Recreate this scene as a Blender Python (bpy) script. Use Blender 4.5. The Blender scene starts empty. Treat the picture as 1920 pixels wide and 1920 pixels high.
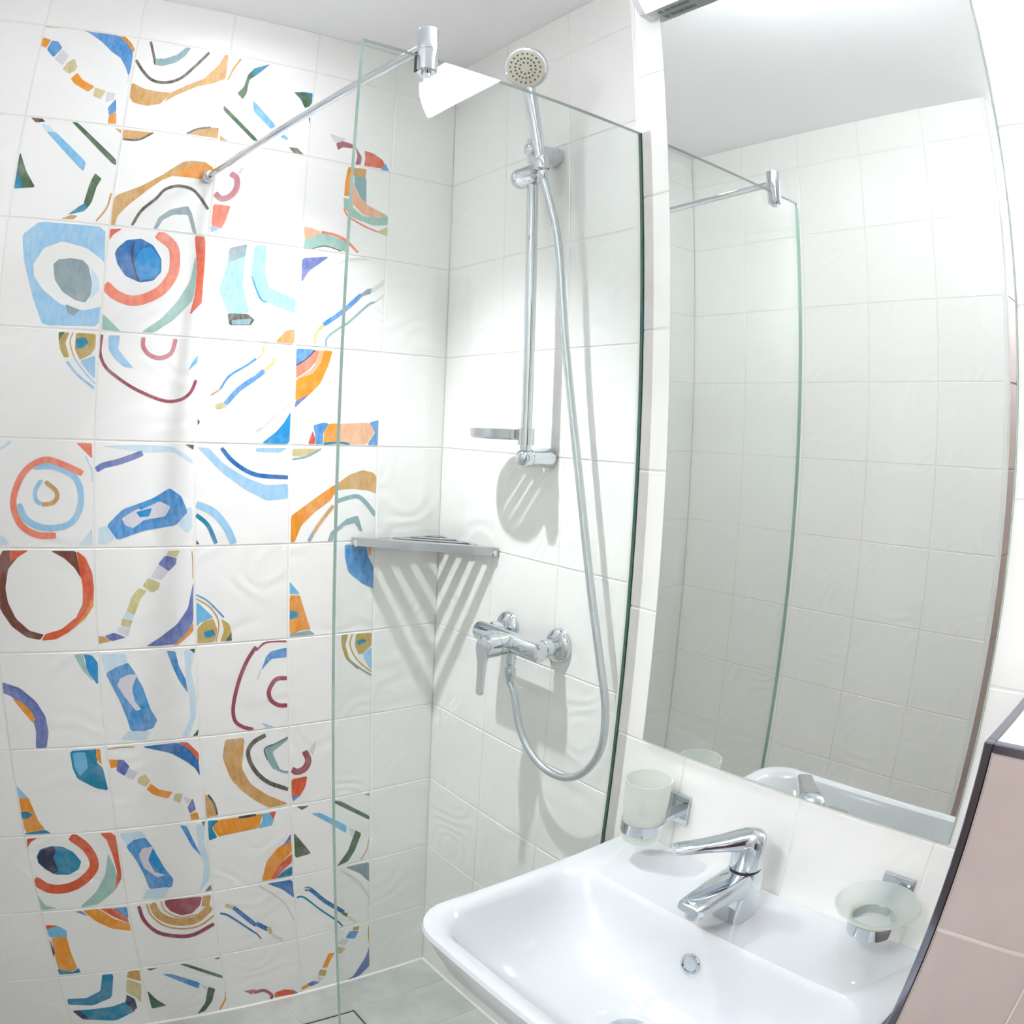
import bpy, math, random
import numpy as np
from mathutils import Vector, Matrix

random.seed(7)
SC = bpy.context.scene
COL = SC.collection

# ------------------------------------------------------------------ camera
CAM_C = np.array((-0.96852, -1.46203, 1.45612))
CAM_R = np.array(((0.83445867, -0.54970507, 0.03876944),     # right
                  (0.550251, 0.83498855, -0.00423726),       # forward
                  (-0.0300428, 0.02486874, 0.9992392)))      # up
K1, K3 = 0.64954585, 0.01219065                              # lens: theta = K1 r + K3 r^3, r = px/960
PPX, PPY = 828.09, 798.83                                    # optical centre in the 1920 frame
cd = bpy.data.cameras.new('camera')
cam = bpy.data.objects.new('camera', cd)
COL.objects.link(cam)
cd.type = 'PANO'
cd.panorama_type = 'FISHEYE_LENS_POLYNOMIAL'
cd.sensor_fit = 'HORIZONTAL'
cd.sensor_width = 36.0
cd.sensor_height = 36.0
cd.fisheye_fov = 3.1
cd.fisheye_polynomial_k0 = 0.0
cd.fisheye_polynomial_k1 = -K1 / 18.0
cd.fisheye_polynomial_k2 = 0.0
cd.fisheye_polynomial_k3 = -K3 / 18.0 ** 3
cd.fisheye_polynomial_k4 = 0.0
cd.shift_x = (960 - PPX) / 1920
cd.shift_y = (PPY - 960) / 1920
cd.clip_start = 0.01
m = Matrix.Identity(4)
for i in range(3):
    m[i][0] = CAM_R[0][i]
    m[i][1] = CAM_R[2][i]
    m[i][2] = -CAM_R[1][i]
    m[i][3] = CAM_C[i]
cam.matrix_world = m
SC.camera = cam


def hit(x, y, ax, val):
    """photo pixel -> point on the plane (axis ax = val)"""
    u, v = (x - PPX) / 960, -(y - PPY) / 960
    r = math.hypot(u, v) + 1e-9
    th = K1 * r + K3 * r ** 3
    l = np.array((math.sin(th) * u / r, math.cos(th), math.sin(th) * v / r))
    d = CAM_R.T @ l
    return CAM_C + d * ((val - CAM_C[ax]) / d[ax])


LAMP_EMIT, SPOT_W, SPOT_ANGLE, FILL_EMIT = 4.5, 9.4, 72, 11.5
SPOT = (-0.53, -0.28)

# ------------------------------------------------------------------ world, exposure
W = bpy.data.worlds.new('world')
SC.world = W
W.use_nodes = True
W.node_tree.nodes['Background'].inputs[0].default_value = (0.9, 0.95, 1, 1)
W.node_tree.nodes['Background'].inputs[1].default_value = 0.05
SC.view_settings.view_transform = 'Standard'
SC.view_settings.look = 'None'
SC.view_settings.gamma = 1
SC.view_settings.use_curve_mapping = False
SC.view_settings.exposure = 3.0
SC.cycles.max_bounces = 8
SC.cycles.diffuse_bounces = 6
SC.cycles.glossy_bounces = 5
SC.cycles.transparent_max_bounces = 10
SC.cycles.use_light_tree = False
SC.cycles.caustics_reflective = False
SC.cycles.caustics_refractive = False
SC.cycles.sample_clamp_indirect = 6

# room constants (metres): back wall y=0, shower wall x=0, boxed-out mirror wall x=-D
D = 0.1253
CEIL = 2.30
LEFT = -1.145
RET = -0.985          # where the left wall turns the corner
STEP = -0.688         # where the boxed-out mirror wall starts
FAR_L, FAR_F = -2.05, -2.45
GLASS_Y = -0.697


# ------------------------------------------------------------------ materials
def lin(c):
    return tuple(((v / 255) / 12.92 if v / 255 <= 0.04045 else ((v / 255 + 0.055) / 1.055) ** 2.4) for v in c) + (1,)


def mat(name):
    mt = bpy.data.materials.new(name)
    mt.use_nodes = True
    nt = mt.node_tree
    return mt, nt, nt.nodes['Principled BSDF'], nt.nodes['Material Output']


def simple(name, rgb, rough=0.4, metal=0.0, coat=0.0, spec=0.5):
    mt, nt, b, o = mat(name)
    b.inputs['Base Color'].default_value = lin(rgb)
    b.inputs['Roughness'].default_value = rough
    b.inputs['Metallic'].default_value = metal
    b.inputs['Coat Weight'].default_value = coat
    b.inputs['Coat Roughness'].default_value = 0.05
    b.inputs['Specular IOR Level'].default_value = spec
    return mt


def objcoord(nt):
    tc = nt.nodes.new('ShaderNodeTexCoord')
    oi = nt.nodes.new('ShaderNodeObjectInfo')
    mul = nt.nodes.new('ShaderNodeVectorMath')
    mul.operation = 'SCALE'
    mul.inputs[0].default_value = (37.0, 23.0, 11.0)
    nt.links.new(oi.outputs['Random'], mul.inputs['Scale'])
    add = nt.nodes.new('ShaderNodeVectorMath')
    nt.links.new(tc.outputs['Object'], add.inputs[0])
    nt.links.new(mul.outputs[0], add.inputs[1])
    return add.outputs[0], oi.outputs['Random']


def tile_mat(name, rgb, rough, relief, vary=0.0, rgb2=None):
    """glazed tile with a pressed flowing relief, different on every tile"""
    mt, nt, b, o = mat(name)
    vec, rnd = objcoord(nt)
    b.inputs['Base Color'].default_value = lin(rgb)
    b.inputs['Roughness'].default_value = rough
    n1 = nt.nodes.new('ShaderNodeTexNoise')
    n1.inputs['Scale'].default_value = 5.0
    n1.inputs['Detail'].default_value = 1.0
    nt.links.new(vec, n1.inputs['Vector'])
    m1 = nt.nodes.new('ShaderNodeMath')
    m1.operation = 'MULTIPLY'
    m1.inputs[1].default_value = 62.0
    nt.links.new(n1.outputs['Fac'], m1.inputs[0])
    sn = nt.nodes.new('ShaderNodeMath')
    sn.operation = 'SINE'
    nt.links.new(m1.outputs[0], sn.inputs[0])
    bp = nt.nodes.new('ShaderNodeBump')
    bp.inputs['Strength'].default_value = relief
    bp.inputs['Distance'].default_value = 0.0012
    nt.links.new(sn.outputs[0], bp.inputs['Height'])
    nt.links.new(bp.outputs[0], b.inputs['Normal'])
    if rgb2:
        n2 = nt.nodes.new('ShaderNodeTexNoise')
        n2.inputs['Scale'].default_value = 9.0
        n2.inputs['Detail'].default_value = 3.0
        n2.inputs['Roughness'].default_value = 0.65
        nt.links.new(vec, n2.inputs['Vector'])
        r = nt.nodes.new('ShaderNodeValToRGB')
        r.color_ramp.elements[0].position = 0.35
        r.color_ramp.elements[1].position = 0.7
        r.color_ramp.elements[0].color = lin(rgb)
        r.color_ramp.elements[1].color = lin(rgb2)
        nt.links.new(n2.outputs['Fac'], r.inputs[0])
        nt.links.new(r.outputs[0], b.inputs['Base Color'])
    return mt


M = {}
M['ivory'] = tile_mat('ivory_tile', (244, 243, 239), 0.30, 0.26)
M['white_tile'] = tile_mat('white_tile', (245, 244, 242), 0.30, 0.26)
M['greige'] = tile_mat('greige_tile', (186, 172, 166), 0.3, 0.1, rgb2=(176, 163, 158))
M['mauve'] = tile_mat('mauve_tile', (138, 112, 104), 0.3, 0.1, rgb2=(126, 102, 96))
M['floor'] = tile_mat('grey_floor_tile', (178, 181, 176), 0.42, 0.1, rgb2=(198, 201, 195))
M['grout'] = simple('grout', (236, 234, 228), 0.9)
M['grout_dark'] = simple('floor_grout', (206, 208, 203), 0.9)
M['grout_greige'] = simple('greige_grout', (208, 197, 191), 0.9)
M['silicone'] = simple('white_silicone', (240, 240, 236), 0.35)
M['ceiling'] = simple('ceiling_paint', (244, 244, 245), 0.85)
M['plaster'] = simple('wall_paint', (244, 242, 238), 0.8)
M['chrome'] = simple('chrome', (212, 217, 222), 0.05, 1.0)
M['chrome_soft'] = simple('satin_chrome', (205, 210, 214), 0.22, 1.0)
M['trim_metal'] = simple('trim_metal', (136, 136, 148), 0.16, 1.0)
M['trim_white'] = simple('white_trim', (240, 240, 240), 0.12, coat=0.6)
M['ceramic'] = simple('white_ceramic', (215, 218, 220), 0.12, coat=0.5)
M['black'] = simple('black_rubber', (38, 40, 44), 0.5)
M['lamp_grey'] = simple('lamp_grey_plastic', (206, 214, 210), 0.4)
M['lamp_cap'] = simple('lamp_end_plastic', (226, 227, 231), 0.35)
M['spray'] = simple('spray_face_plastic', (206, 204, 188), 0.4)
M['nozzle'] = simple('rubber_nozzle', (92, 90, 74), 0.6)
M['label_ink'] = simple('label_print', (150, 160, 158), 0.6)
M['hose'] = simple('hose_silver', (196, 202, 206), 0.22, 0.75)
M['drain_slot'] = simple('drain_slot', (60, 62, 62), 0.6)

mt, nt, b, o = mat('mirror_silver')
b.inputs['Base Color'].default_value = (0.895, 0.915, 0.895, 1)
b.inputs['Metallic'].default_value = 1
b.inputs['Roughness'].default_value = 0.0
M['mirror'] = mt
M['mirror_edge'] = simple('mirror_edge_glass', (176, 196, 186), 0.15, coat=0.5)


def thin_glass(name, tint, ior=1.45, rough=0.0):
    mt, nt, b, o = mat(name)
    nt.nodes.remove(b)
    tr = nt.nodes.new('ShaderNodeBsdfTransparent')
    tr.inputs[0].default_value = tint
    gl = nt.nodes.new('ShaderNodeBsdfGlossy')
    gl.inputs['Roughness'].default_value = rough
    lw = nt.nodes.new('ShaderNodeLayerWeight')            # Schlick fresnel, the same from both sides
    lw.inputs[0].default_value = 0.5
    pw = nt.nodes.new('ShaderNodeMath')
    pw.operation = 'POWER'
    pw.inputs[1].default_value = 5.0
    nt.links.new(lw.outputs['Facing'], pw.inputs[0])
    f0 = ((ior - 1) / (ior + 1)) ** 2
    fr = nt.nodes.new('ShaderNodeMath')
    fr.operation = 'MULTIPLY_ADD'
    fr.inputs[1].default_value = 1 - f0
    fr.inputs[2].default_value = f0
    nt.links.new(pw.outputs[0], fr.inputs[0])
    mx = nt.nodes.new('ShaderNodeMixShader')
    nt.links.new(fr.outputs[0], mx.inputs[0])
    nt.links.new(tr.outputs[0], mx.inputs[1])
    nt.links.new(gl.outputs[0], mx.inputs[2])
    nt.links.new(mx.outputs[0], o.inputs[0])
    return mt


def frosted(name, rgb, clear):
    mt, nt, b, o = mat(name)
    nt.nodes.remove(b)
    tr = nt.nodes.new('ShaderNodeBsdfTransparent')
    tr.inputs[0].default_value = lin((246, 250, 246))
    tl = nt.nodes.new('ShaderNodeBsdfTranslucent')
    tl.inputs[0].default_value = lin(rgb)
    df = nt.nodes.new('ShaderNodeBsdfDiffuse')
    df.inputs[0].default_value = lin(rgb)
    m0 = nt.nodes.new('ShaderNodeMixShader')
    m0.inputs[0].default_value = 0.5
    nt.links.new(tl.outputs[0], m0.inputs[1])
    nt.links.new(df.outputs[0], m0.inputs[2])
    m1 = nt.nodes.new('ShaderNodeMixShader')
    m1.inputs[0].default_value = clear
    nt.links.new(m0.outputs[0], m1.inputs[1])
    nt.links.new(tr.outputs[0], m1.inputs[2])
    nt.links.new(m1.outputs[0], o.inputs[0])
    return mt


M['glass'] = thin_glass('clear_glass', (0.965, 0.985, 0.975, 1))
M['shade_strip'] = thin_glass('shade_strip_tint', (0.93, 0.925, 0.92, 1), 1.2)  # grey tint for the added strip that imitates a shadow band
M['glass_edge'] = simple('green_glass_edge', (158, 190, 178), 0.15, coat=0.5)
M['glass_edge_top'] = simple('pale_glass_edge', (204, 214, 206), 0.2)
M['door'] = simple('added_door_wood', (92, 66, 54), 0.4)
M['glass_edge_dark'] = simple('dark_green_glass_edge', (52, 100, 90), 0.15, coat=0.5)
M['frosted'] = frosted('frosted_glass', (247, 248, 245), 0.45)
M['dish_glass'] = frosted('frosted_dish_glass', (248, 250, 248), 0.66)


def emit(name, rgb, s):
    mt, nt, b, o = mat(name)
    nt.nodes.remove(b)
    e = nt.nodes.new('ShaderNodeEmission')
    e.inputs[0].default_value = lin(rgb)
    e.inputs[1].default_value = s
    nt.links.new(e.outputs[0], o.inputs[0])
    return mt


# ------------------------------------------------------------------ mesh helpers
class MB:
    def __init__(s):
        s.v, s.f, s.mi, s.sm = [], [], [], []

    def add(s, vs, fs, mi=0, smooth=False):
        k = len(s.v)
        s.v += [tuple(map(float, p)) for p in vs]
        for f in fs:
            s.f.append(tuple(i + k for i in f))
            s.mi.append(mi)
            s.sm.append(smooth)
        return s

    def box(s, lo, hi, bev=0.0, mi=0):
        lo, hi = np.minimum(lo, hi).astype(float), np.maximum(lo, hi).astype(float)
        if bev <= 0:
            v = [(x, y, z) for x in (lo[0], hi[0]) for y in (lo[1], hi[1]) for z in (lo[2], hi[2])]
            return s.add(v, [(0, 1, 3, 2), (4, 6, 7, 5), (0, 4, 5, 1), (2, 3, 7, 6), (0, 2, 6, 4), (1, 5, 7, 3)], mi)
        vs, idx = [], {}
        for cx in (0, 1):
            for cy in (0, 1):
                for cz in (0, 1):
                    c = (cx, cy, cz)
                    for ax in range(3):
                        p = []
                        for a in range(3):
                            e = hi[a] if c[a] else lo[a]
                            p.append(e if a == ax else e + (-bev if c[a] else bev))
                        idx[c, ax] = len(vs)
                        vs.append(p)
        fs = []
        for ax in range(3):
            a, b_ = [i for i in range(3) if i != ax]
            for sd in (0, 1):
                q = []
                for (i, j) in ((0, 0), (1, 0), (1, 1), (0, 1)):
                    c = [0, 0, 0]
                    c[ax], c[a], c[b_] = sd, i, j
                    q.append(idx[tuple(c), ax])
                fs.append(tuple(q))
            for i in (0, 1):
                for j in (0, 1):
                    q = []
                    for (k, w) in ((0, a), (1, a), (1, b_), (0, b_)):
                        c = [0, 0, 0]
                        c[ax], c[a], c[b_] = k, i, j
                        q.append(idx[tuple(c), w])
                    fs.append(tuple(q))
        for cx in (0, 1):
            for cy in (0, 1):
                for cz in (0, 1):
                    fs.append(tuple(idx[(cx, cy, cz), a] for a in range(3)))
        return s.add(vs, fs, mi)

    def rings(s, rs, mi=0, smooth=True, cap0=True, cap1=True, closed=True):
        n = len(rs[0])
        vs = [p for r in rs for p in r]
        fs = []
        for i in range(len(rs) - 1):
            for j in range(n if closed else n - 1):
                k = (j + 1) % n
                fs.append((i * n + j, i * n + k, (i + 1) * n + k, (i + 1) * n + j))
        s.add(vs, fs, mi, smooth)
        k = len(s.v) - len(vs)
        if cap0:
            s.f.append(tuple(k + j for j in reversed(range(n))))
            s.mi.append(mi)
            s.sm.append(False)
        if cap1:
            b_ = k + (len(rs) - 1) * n
            s.f.append(tuple(b_ + j for j in range(n)))
            s.mi.append(mi)
            s.sm.append(False)
        return s

    def lathe(s, p0, d, prof, seg=32, mi=0, cap0=True, cap1=True, sx=1.0, up=None):
        """prof: list of (radius, distance along d)"""
        d = np.array(d, float)
        d /= np.linalg.norm(d)
        u = np.array(up if up is not None else ((0, 0, 1) if abs(d[2]) < 0.9 else (1, 0, 0)), float)
        u -= d * (u @ d)
        u /= np.linalg.norm(u)
        w = np.cross(d, u)
        p0 = np.array(p0, float)
        rs = []
        for r, t in prof:
            rs.append([p0 + d * t + (u * math.cos(a) + w * math.sin(a) * sx) * r for a in [2 * math.pi * i / seg for i in range(seg)]])
        return s.rings(rs, mi, True, cap0, cap1)

    def cyl(s, p0, p1, r, r1=None, seg=24, bev=0.0, mi=0):
        p0, p1 = np.array(p0, float), np.array(p1, float)
        L = np.linalg.norm(p1 - p0)
        r1 = r if r1 is None else r1
        if bev:
            prof = [(r - bev, 0), (r - bev * .3, bev * .3), (r, bev), (r1, L - bev), (r1 - bev * .3, L - bev * .3), (r1 - bev, L)]
        else:
            prof = [(r, 0), (r1, L)]
        return s.lathe(p0, p1 - p0, prof, seg, mi)

    def tube(s, pts, r, seg=12, mi=0, caps=True):
        pts = [np.array(p, float) for p in pts]
        rr = r if isinstance(r, (list, tuple)) else [r] * len(pts)
        t0 = pts[1] - pts[0]
        u = np.array((0, 0, 1.0)) if abs(t0[2]) < 0.9 * np.linalg.norm(t0) else np.array((1.0, 0, 0))
        rs = []
        for i, p in enumerate(pts):
            t = pts[min(i + 1, len(pts) - 1)] - pts[max(i - 1, 0)]
            t /= np.linalg.norm(t)
            u = u - t * (u @ t)
            u /= np.linalg.norm(u)
            w = np.cross(t, u)
            rs.append([p + (u * math.cos(a) + w * math.sin(a)) * rr[i] for a in [2 * math.pi * k / seg for k in range(seg)]])
        return s.rings(rs, mi, True, caps, caps)

    def ball(s, c, r, d=(0, 0, 1), seg=24, n=12, mi=0, squash=1.0):
        return s.lathe(np.array(c) - np.array(d) * r * squash, d,
                       [(max(1e-4, r * math.sin(math.pi * i / n)), r * squash * (1 - math.cos(math.pi * i / n))) for i in range(n + 1)], seg, mi)

    def data(s, name, mats, origin=(0, 0, 0)):
        me = bpy.data.meshes.new(name)
        o_ = origin
        me.from_pydata([(x - o_[0], y - o_[1], z - o_[2]) for x, y, z in s.v], [], s.f)
        for mm in mats:
            me.materials.append(mm)
        me.polygons.foreach_set('material_index', s.mi)
        me.polygons.foreach_set('use_smooth', s.sm)
        me.update()
        return me

    def build(s, name, mats, parent=None, fix=True):
        if not isinstance(mats, (list, tuple)):
            mats = [mats]
        org = (0, 0, 0)
        p = parent
        while p is not None:
            org = tuple(np.array(org) + np.array(p.location))
            p = p.parent
        me = s.data(name, mats, org)
        if fix:
            import bmesh
            bm = bmesh.new()
            bm.from_mesh(me)
            bmesh.ops.recalc_face_normals(bm, faces=bm.faces)
            for e in bm.edges:                      # smooth shading, but crisp where a profile turns sharply
                if len(e.link_faces) == 2 and e.calc_face_angle(0) > 0.55:
                    e.smooth = False
            bm.to_mesh(me)
            bm.free()
        ob = bpy.data.objects.new(name, me)
        COL.objects.link(ob)
        if parent is not None:
            ob.parent = parent
        return ob


def spline(pts, n=8):
    """Catmull-Rom through pts"""
    P = [np.array(p, float) for p in pts]
    P = [2 * P[0] - P[1]] + P + [2 * P[-1] - P[-2]]
    out = []
    for i in range(1, len(P) - 2):
        a, b_, c, d = P[i - 1:i + 3]
        for k in range(n):
            t = k / n
            out.append(0.5 * ((2 * b_) + (c - a) * t + (2 * a - 5 * b_ + 4 * c - d) * t * t + (-a + 3 * b_ - 3 * c + d) * t ** 3))
    out.append(P[-2])
    return out


def thing(name, label, cat, loc=(0, 0, 0), group=None):
    o = bpy.data.objects.new(name, None)
    COL.objects.link(o)
    o.location = loc
    o.empty_display_size = 0.05
    return tag(o, label, cat, group)


def tag(o, label, cat, group=None):
    o['label'] = label
    o['category'] = cat
    if group:
        o['group'] = group
    return o


def structure(o, label=None, cat=None):
    o['kind'] = 'structure'
    if label:
        o['label'] = label
    if cat:
        o['category'] = cat
    return o


# ------------------------------------------------------------------ tiles
TILE_CACHE = {}


def tile_mesh(w, h, t=0.008, bev=0.0014):
    key = (round(w, 4), round(h, 4))
    if key not in TILE_CACHE:
        TILE_CACHE[key] = MB().box((-w / 2, -h / 2, -t), (w / 2, h / 2, 0), bev).data('tile', [M['ivory']])
    return TILE_CACHE[key]


TILE_BY_MAT = {}


def put_tile(parent, c, u, n, w, h, mt, gap=0.002):
    """c: centre of the face, u: width direction, n: outward normal"""
    me0 = tile_mesh(w - gap, h - gap)
    key = (me0.name, mt.name)
    if key not in TILE_BY_MAT:
        me = me0.copy()
        me.materials.clear()
        me.materials.append(mt)
        me.name = 'tile'
        TILE_BY_MAT[key] = me
    ob = bpy.data.objects.new('tile', TILE_BY_MAT[key])
    u, n = Vector(u), Vector(n)
    v = n.cross(u)
    m4 = Matrix.Identity(4)
    for i in range(3):
        m4[i][0], m4[i][1], m4[i][2], m4[i][3] = u[i], v[i], n[i], c[i]
    ob.matrix_local = m4
    COL.objects.link(ob)
    ob.parent = parent
    return ob


def breaks(a, b_, joints):
    js = sorted([a, b_] + [j for j in joints if a + 0.004 < j < b_ - 0.004])
    return list(zip(js[:-1], js[1:]))


ROWS = [0.2 * i for i in range(12)]
# ------------------------------------------------------------------ the room
G = 0.0012                                  # grout lies this far behind the tile faces
wall_back = structure(MB().box((LEFT, G, 0), (G, 0.1, CEIL)).build('wall_back', M['grout']),
                      'tiled back wall of the shower with colourful painted tiles', 'wall')
wall_right = structure(MB().box((G, STEP, 0), (0.1, 0.0999, CEIL)).build('wall_right', M['grout']),
                       'white tiled shower wall carrying the slide rail and mixer', 'wall')
wall_mirror = structure(MB().box((-D + G, FAR_F, 0), (0.1, STEP, CEIL)).build('wall_right_front', M['grout']),
                        'boxed-out tiled wall behind the mirror and washbasin', 'wall')
wall_left = structure(MB().box((LEFT - 0.12, RET + 0.005, 0), (LEFT - G, 0.1, CEIL)).build('wall_left', M['grout']),
                      'plain tiled wall facing the mirror, seen in its reflection', 'wall')
wall_ret = structure(MB().box((FAR_L, RET + G, 0), (LEFT - 0.12, RET + 0.12, CEIL)).add([], []).build('wall_left_return', M['grout']),
                     'brown tiled wall turning away at the end of the left wall', 'wall')
wall_far = structure(MB().box((FAR_L - 0.1, FAR_F - 0.1, 0), (FAR_L, RET + 0.12, CEIL)).build('wall_left_front', M['plaster']),
                     'plain wall on the left of the wider part of the room', 'wall')
wall_front = structure(MB().box((FAR_L, FAR_F - 0.1, 0), (0.1, FAR_F, CEIL)).build('wall_front', M['plaster']),
                       'plain wall behind the camera', 'wall')
ceiling = structure(MB().box((FAR_L - 0.1, FAR_F - 0.1, CEIL), (0.1, 0.1, CEIL + 0.1)).build('ceiling', M['ceiling']),
                    'plain white ceiling over the shower', 'ceiling')
floor = structure(MB().box((FAR_L - 0.1, FAR_F - 0.1, -0.1), (0.1, 0.1, -0.002)).build('floor', M['grout_dark']),
                  'grey stone tiled floor', 'floor')

door = structure(MB().box((-1.05, FAR_F, 0), (-0.25, FAR_F + 0.04, 2.02), 0.003).build('added_dark_door', M['door']), 'unseen dark brown door added in the wall behind the camera', 'door')  # unseen, added to give the chrome something dark to reflect
MB().cyl((-0.98, FAR_F + 0.04, 1.02), (-0.98, FAR_F + 0.085, 1.02), 0.009).cyl((-0.985, FAR_F + 0.08, 1.02), (-0.86, FAR_F + 0.08, 1.02), 0.008).build('door_handle', M['chrome_soft'], door)
XJ = [-0.1636 - 0.2 * k for k in range(6)]
back_tiles = {}
for (x0, x1) in breaks(LEFT, 0, XJ):
    for (z0, z1) in breaks(0, CEIL, ROWS):
        t = put_tile(wall_back, ((x0 + x1) / 2, 0, (z0 + z1) / 2), (1, 0, 0), (0, -1, 0), x1 - x0, z1 - z0, M['white_tile'])
        back_tiles[(x0, x1, z0, z1)] = t
for (y0, y1) in breaks(STEP, 0, [-0.2, -0.4, -0.6]):
    for (z0, z1) in breaks(0, CEIL, ROWS):
        put_tile(wall_right, (0, (y0 + y1) / 2, (z0 + z1) / 2), (0, 1, 0), (-1, 0, 0), y1 - y0, z1 - z0, M['white_tile'])
for (y0, y1) in breaks(-1.836, STEP - 0.008, [-0.836 - 0.2 * k for k in range(5)]):
    for (z0, z1) in breaks(0, CEIL, ROWS):
        put_tile(wall_mirror, (-D, (y0 + y1) / 2, (z0 + z1) / 2), (0, 1, 0), (-1, 0, 0), y1 - y0, z1 - z0, M['ivory'])
for (z0, z1) in breaks(0, CEIL, ROWS):      # the short end of the boxed-out wall inside the shower
    put_tile(wall_mirror, ((-D + 0.008) / 2, STEP + G, (z0 + z1) / 2), (-1, 0, 0), (0, 1, 0), D - 0.008, z1 - z0, M['ivory'])
for (y0, y1) in breaks(RET + 0.01, 0, [-0.19 - 0.2 * k for k in range(4)]):
    for (z0, z1) in breaks(0, CEIL, ROWS):
        put_tile(wall_left, (LEFT, (y0 + y1) / 2, (z0 + z1) / 2), (0, -1, 0), (1, 0, 0), y1 - y0, z1 - z0, M['ivory'])
for (x0, x1) in breaks(FAR_L, LEFT - 0.01, [LEFT - 0.2 * k for k in range(1, 5)]):
    for (z0, z1) in breaks(0, CEIL, ROWS):
        put_tile(wall_ret, ((x0 + x1) / 2, RET, (z0 + z1) / 2), (1, 0, 0), (0, -1, 0), x1 - x0, z1 - z0,
                 M['mauve'] if z1 < 1.81 else M['ivory'])

FX = [-0.3, -0.6, -0.9, -1.2, -1.5, -1.8]
FY = [-0.11, -0.40, -0.69, -0.99, -1.29, -1.59, -1.89, -2.19]
DR = (-0.42, -0.272, -0.262, -0.115)        # drain opening x0 x1 y0 y1


def floor_tile(x0, x1, y0, y1):
    put_tile(floor, ((x0 + x1) / 2, (y0 + y1) / 2, 0), (1, 0, 0), (0, 0, 1), x1 - x0, y1 - y0, M['floor'], 0.003)


for (x0, x1) in breaks(FAR_L, 0, [DR[0], DR[1], -0.69, -0.99, -1.29, -1.59, -1.89]):
    for (y0, y1) in breaks(FAR_F, 0, [DR[2], DR[3]] + FY[2:]):
        if x1 > LEFT or y0 < RET:
            if abs(x0 - DR[0]) < 1e-3 and abs(y0 - DR[2]) < 1e-3:
                continue
            floor_tile(max(x0, LEFT) if y0 > RET else x0, x1, y0, y1)

# corner trims
r = 0.009
arc = [(-D + r - r * math.cos(a), STEP - r + r * math.sin(a)) for a in [math.pi / 2 * i / 8 for i in range(9)]]
structure(MB().rings([[(x, y, z) for x, y in [(-D + 0.0015, STEP - 0.0095)] + [(a_, b_) for a_, b_ in arc] + [(-D + r, STEP - 0.0095)]] for z in (0, CEIL)],
                     smooth=False).build('trim_1', M['trim_white']), 'white rounded corner trim above the glass screen', 'trim')
arc2 = [(LEFT + 0.0005 - r + r * math.cos(a), RET - 0.0005 + r - r * math.sin(a)) for a in [math.pi / 2 * i / 8 for i in range(9)]]
structure(MB().rings([[(x, y, z) for x, y in arc2 + [(LEFT - r, RET + r)]] for z in (0, CEIL)],
                     smooth=False).build('trim_2', M['trim_white']), 'slim corner trim at the end of the left wall', 'trim')

sq = 0.004                                  # white sealant where walls and floor meet
def bead(name, a, b_, n1, n2, label):
    a, b_, n1, n2 = map(np.array, (a, b_, n1, n2))
    structure(MB().rings([[p + n1 * 0.0001 + n2 * 0.0001, p + n1 * sq, p + n1 * sq * .55 + n2 * sq * .55, p + n2 * sq] for p in (a, b_)], smooth=False).build(name, M['silicone']), label, 'sealant')
bead('trim_3', (LEFT, 0, 0), (0, 0, 0), (0, -1, 0), (0, 0, 1), 'white sealant joint between back wall and floor')
bead('trim_4', (0, 0, 0), (0, STEP, 0), (-1, 0, 0), (0, 0, 1), 'white sealant joint between shower wall and floor')

# half-height boxed ledge at the right edge of the picture
BX, BY, BZ = -0.292, -1.305, 1.2
ledge = structure(MB().box((BX + G, -1.9, 0), (-D, BY - G, BZ - G)).build('wall_partition', M['grout_greige']),
                  'half-height greige tiled boxed ledge right of the washbasin', 'ledge')
for (y0, y1) in breaks(-1.9, BY - 0.008, [-1.434, -1.634, -1.834]):
    for (z0, z1) in breaks(0, BZ - 0.008, ROWS):
        put_tile(ledge, (BX, (y0 + y1) / 2, (z0 + z1) / 2), (0, 1, 0), (-1, 0, 0), y1 - y0, z1 - z0, M['greige'])
for (y0, y1) in breaks(-1.9, BY - 0.008, [-1.434, -1.634, -1.834]):
    put_tile(ledge, ((BX + 0.008 - D) / 2, (y0 + y1) / 2, BZ), (0, 1, 0), (0, 0, 1), y1 - y0, -D - BX - 0.008, M['ivory'])
for (z0, z1) in breaks(0, BZ - 0.008, ROWS):
    put_tile(ledge, ((BX + 0.008 - D) / 2, BY, (z0 + z1) / 2), (-1, 0, 0), (0, 1, 0), -D - BX - 0.008, z1 - z0, M['greige'])
tw = 0.0085
MB().box((BX - 0.0012, BY - tw, 0), (BX + tw, BY + 0.0012, BZ + 0.0012), 0.0012).build('corner_trim', M['trim_metal'], ledge)
MB().box((BX - 0.0012, -1.9, BZ - tw), (BX + tw, BY - tw, BZ + 0.0012), 0.0012).build('edge_trim', M['trim_metal'], ledge)
MB().box((BX + tw, BY - tw, BZ - tw), (-D, BY + 0.0012, BZ + 0.0012), 0.0012).build('edge_trim', M['trim_metal'], ledge)
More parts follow.
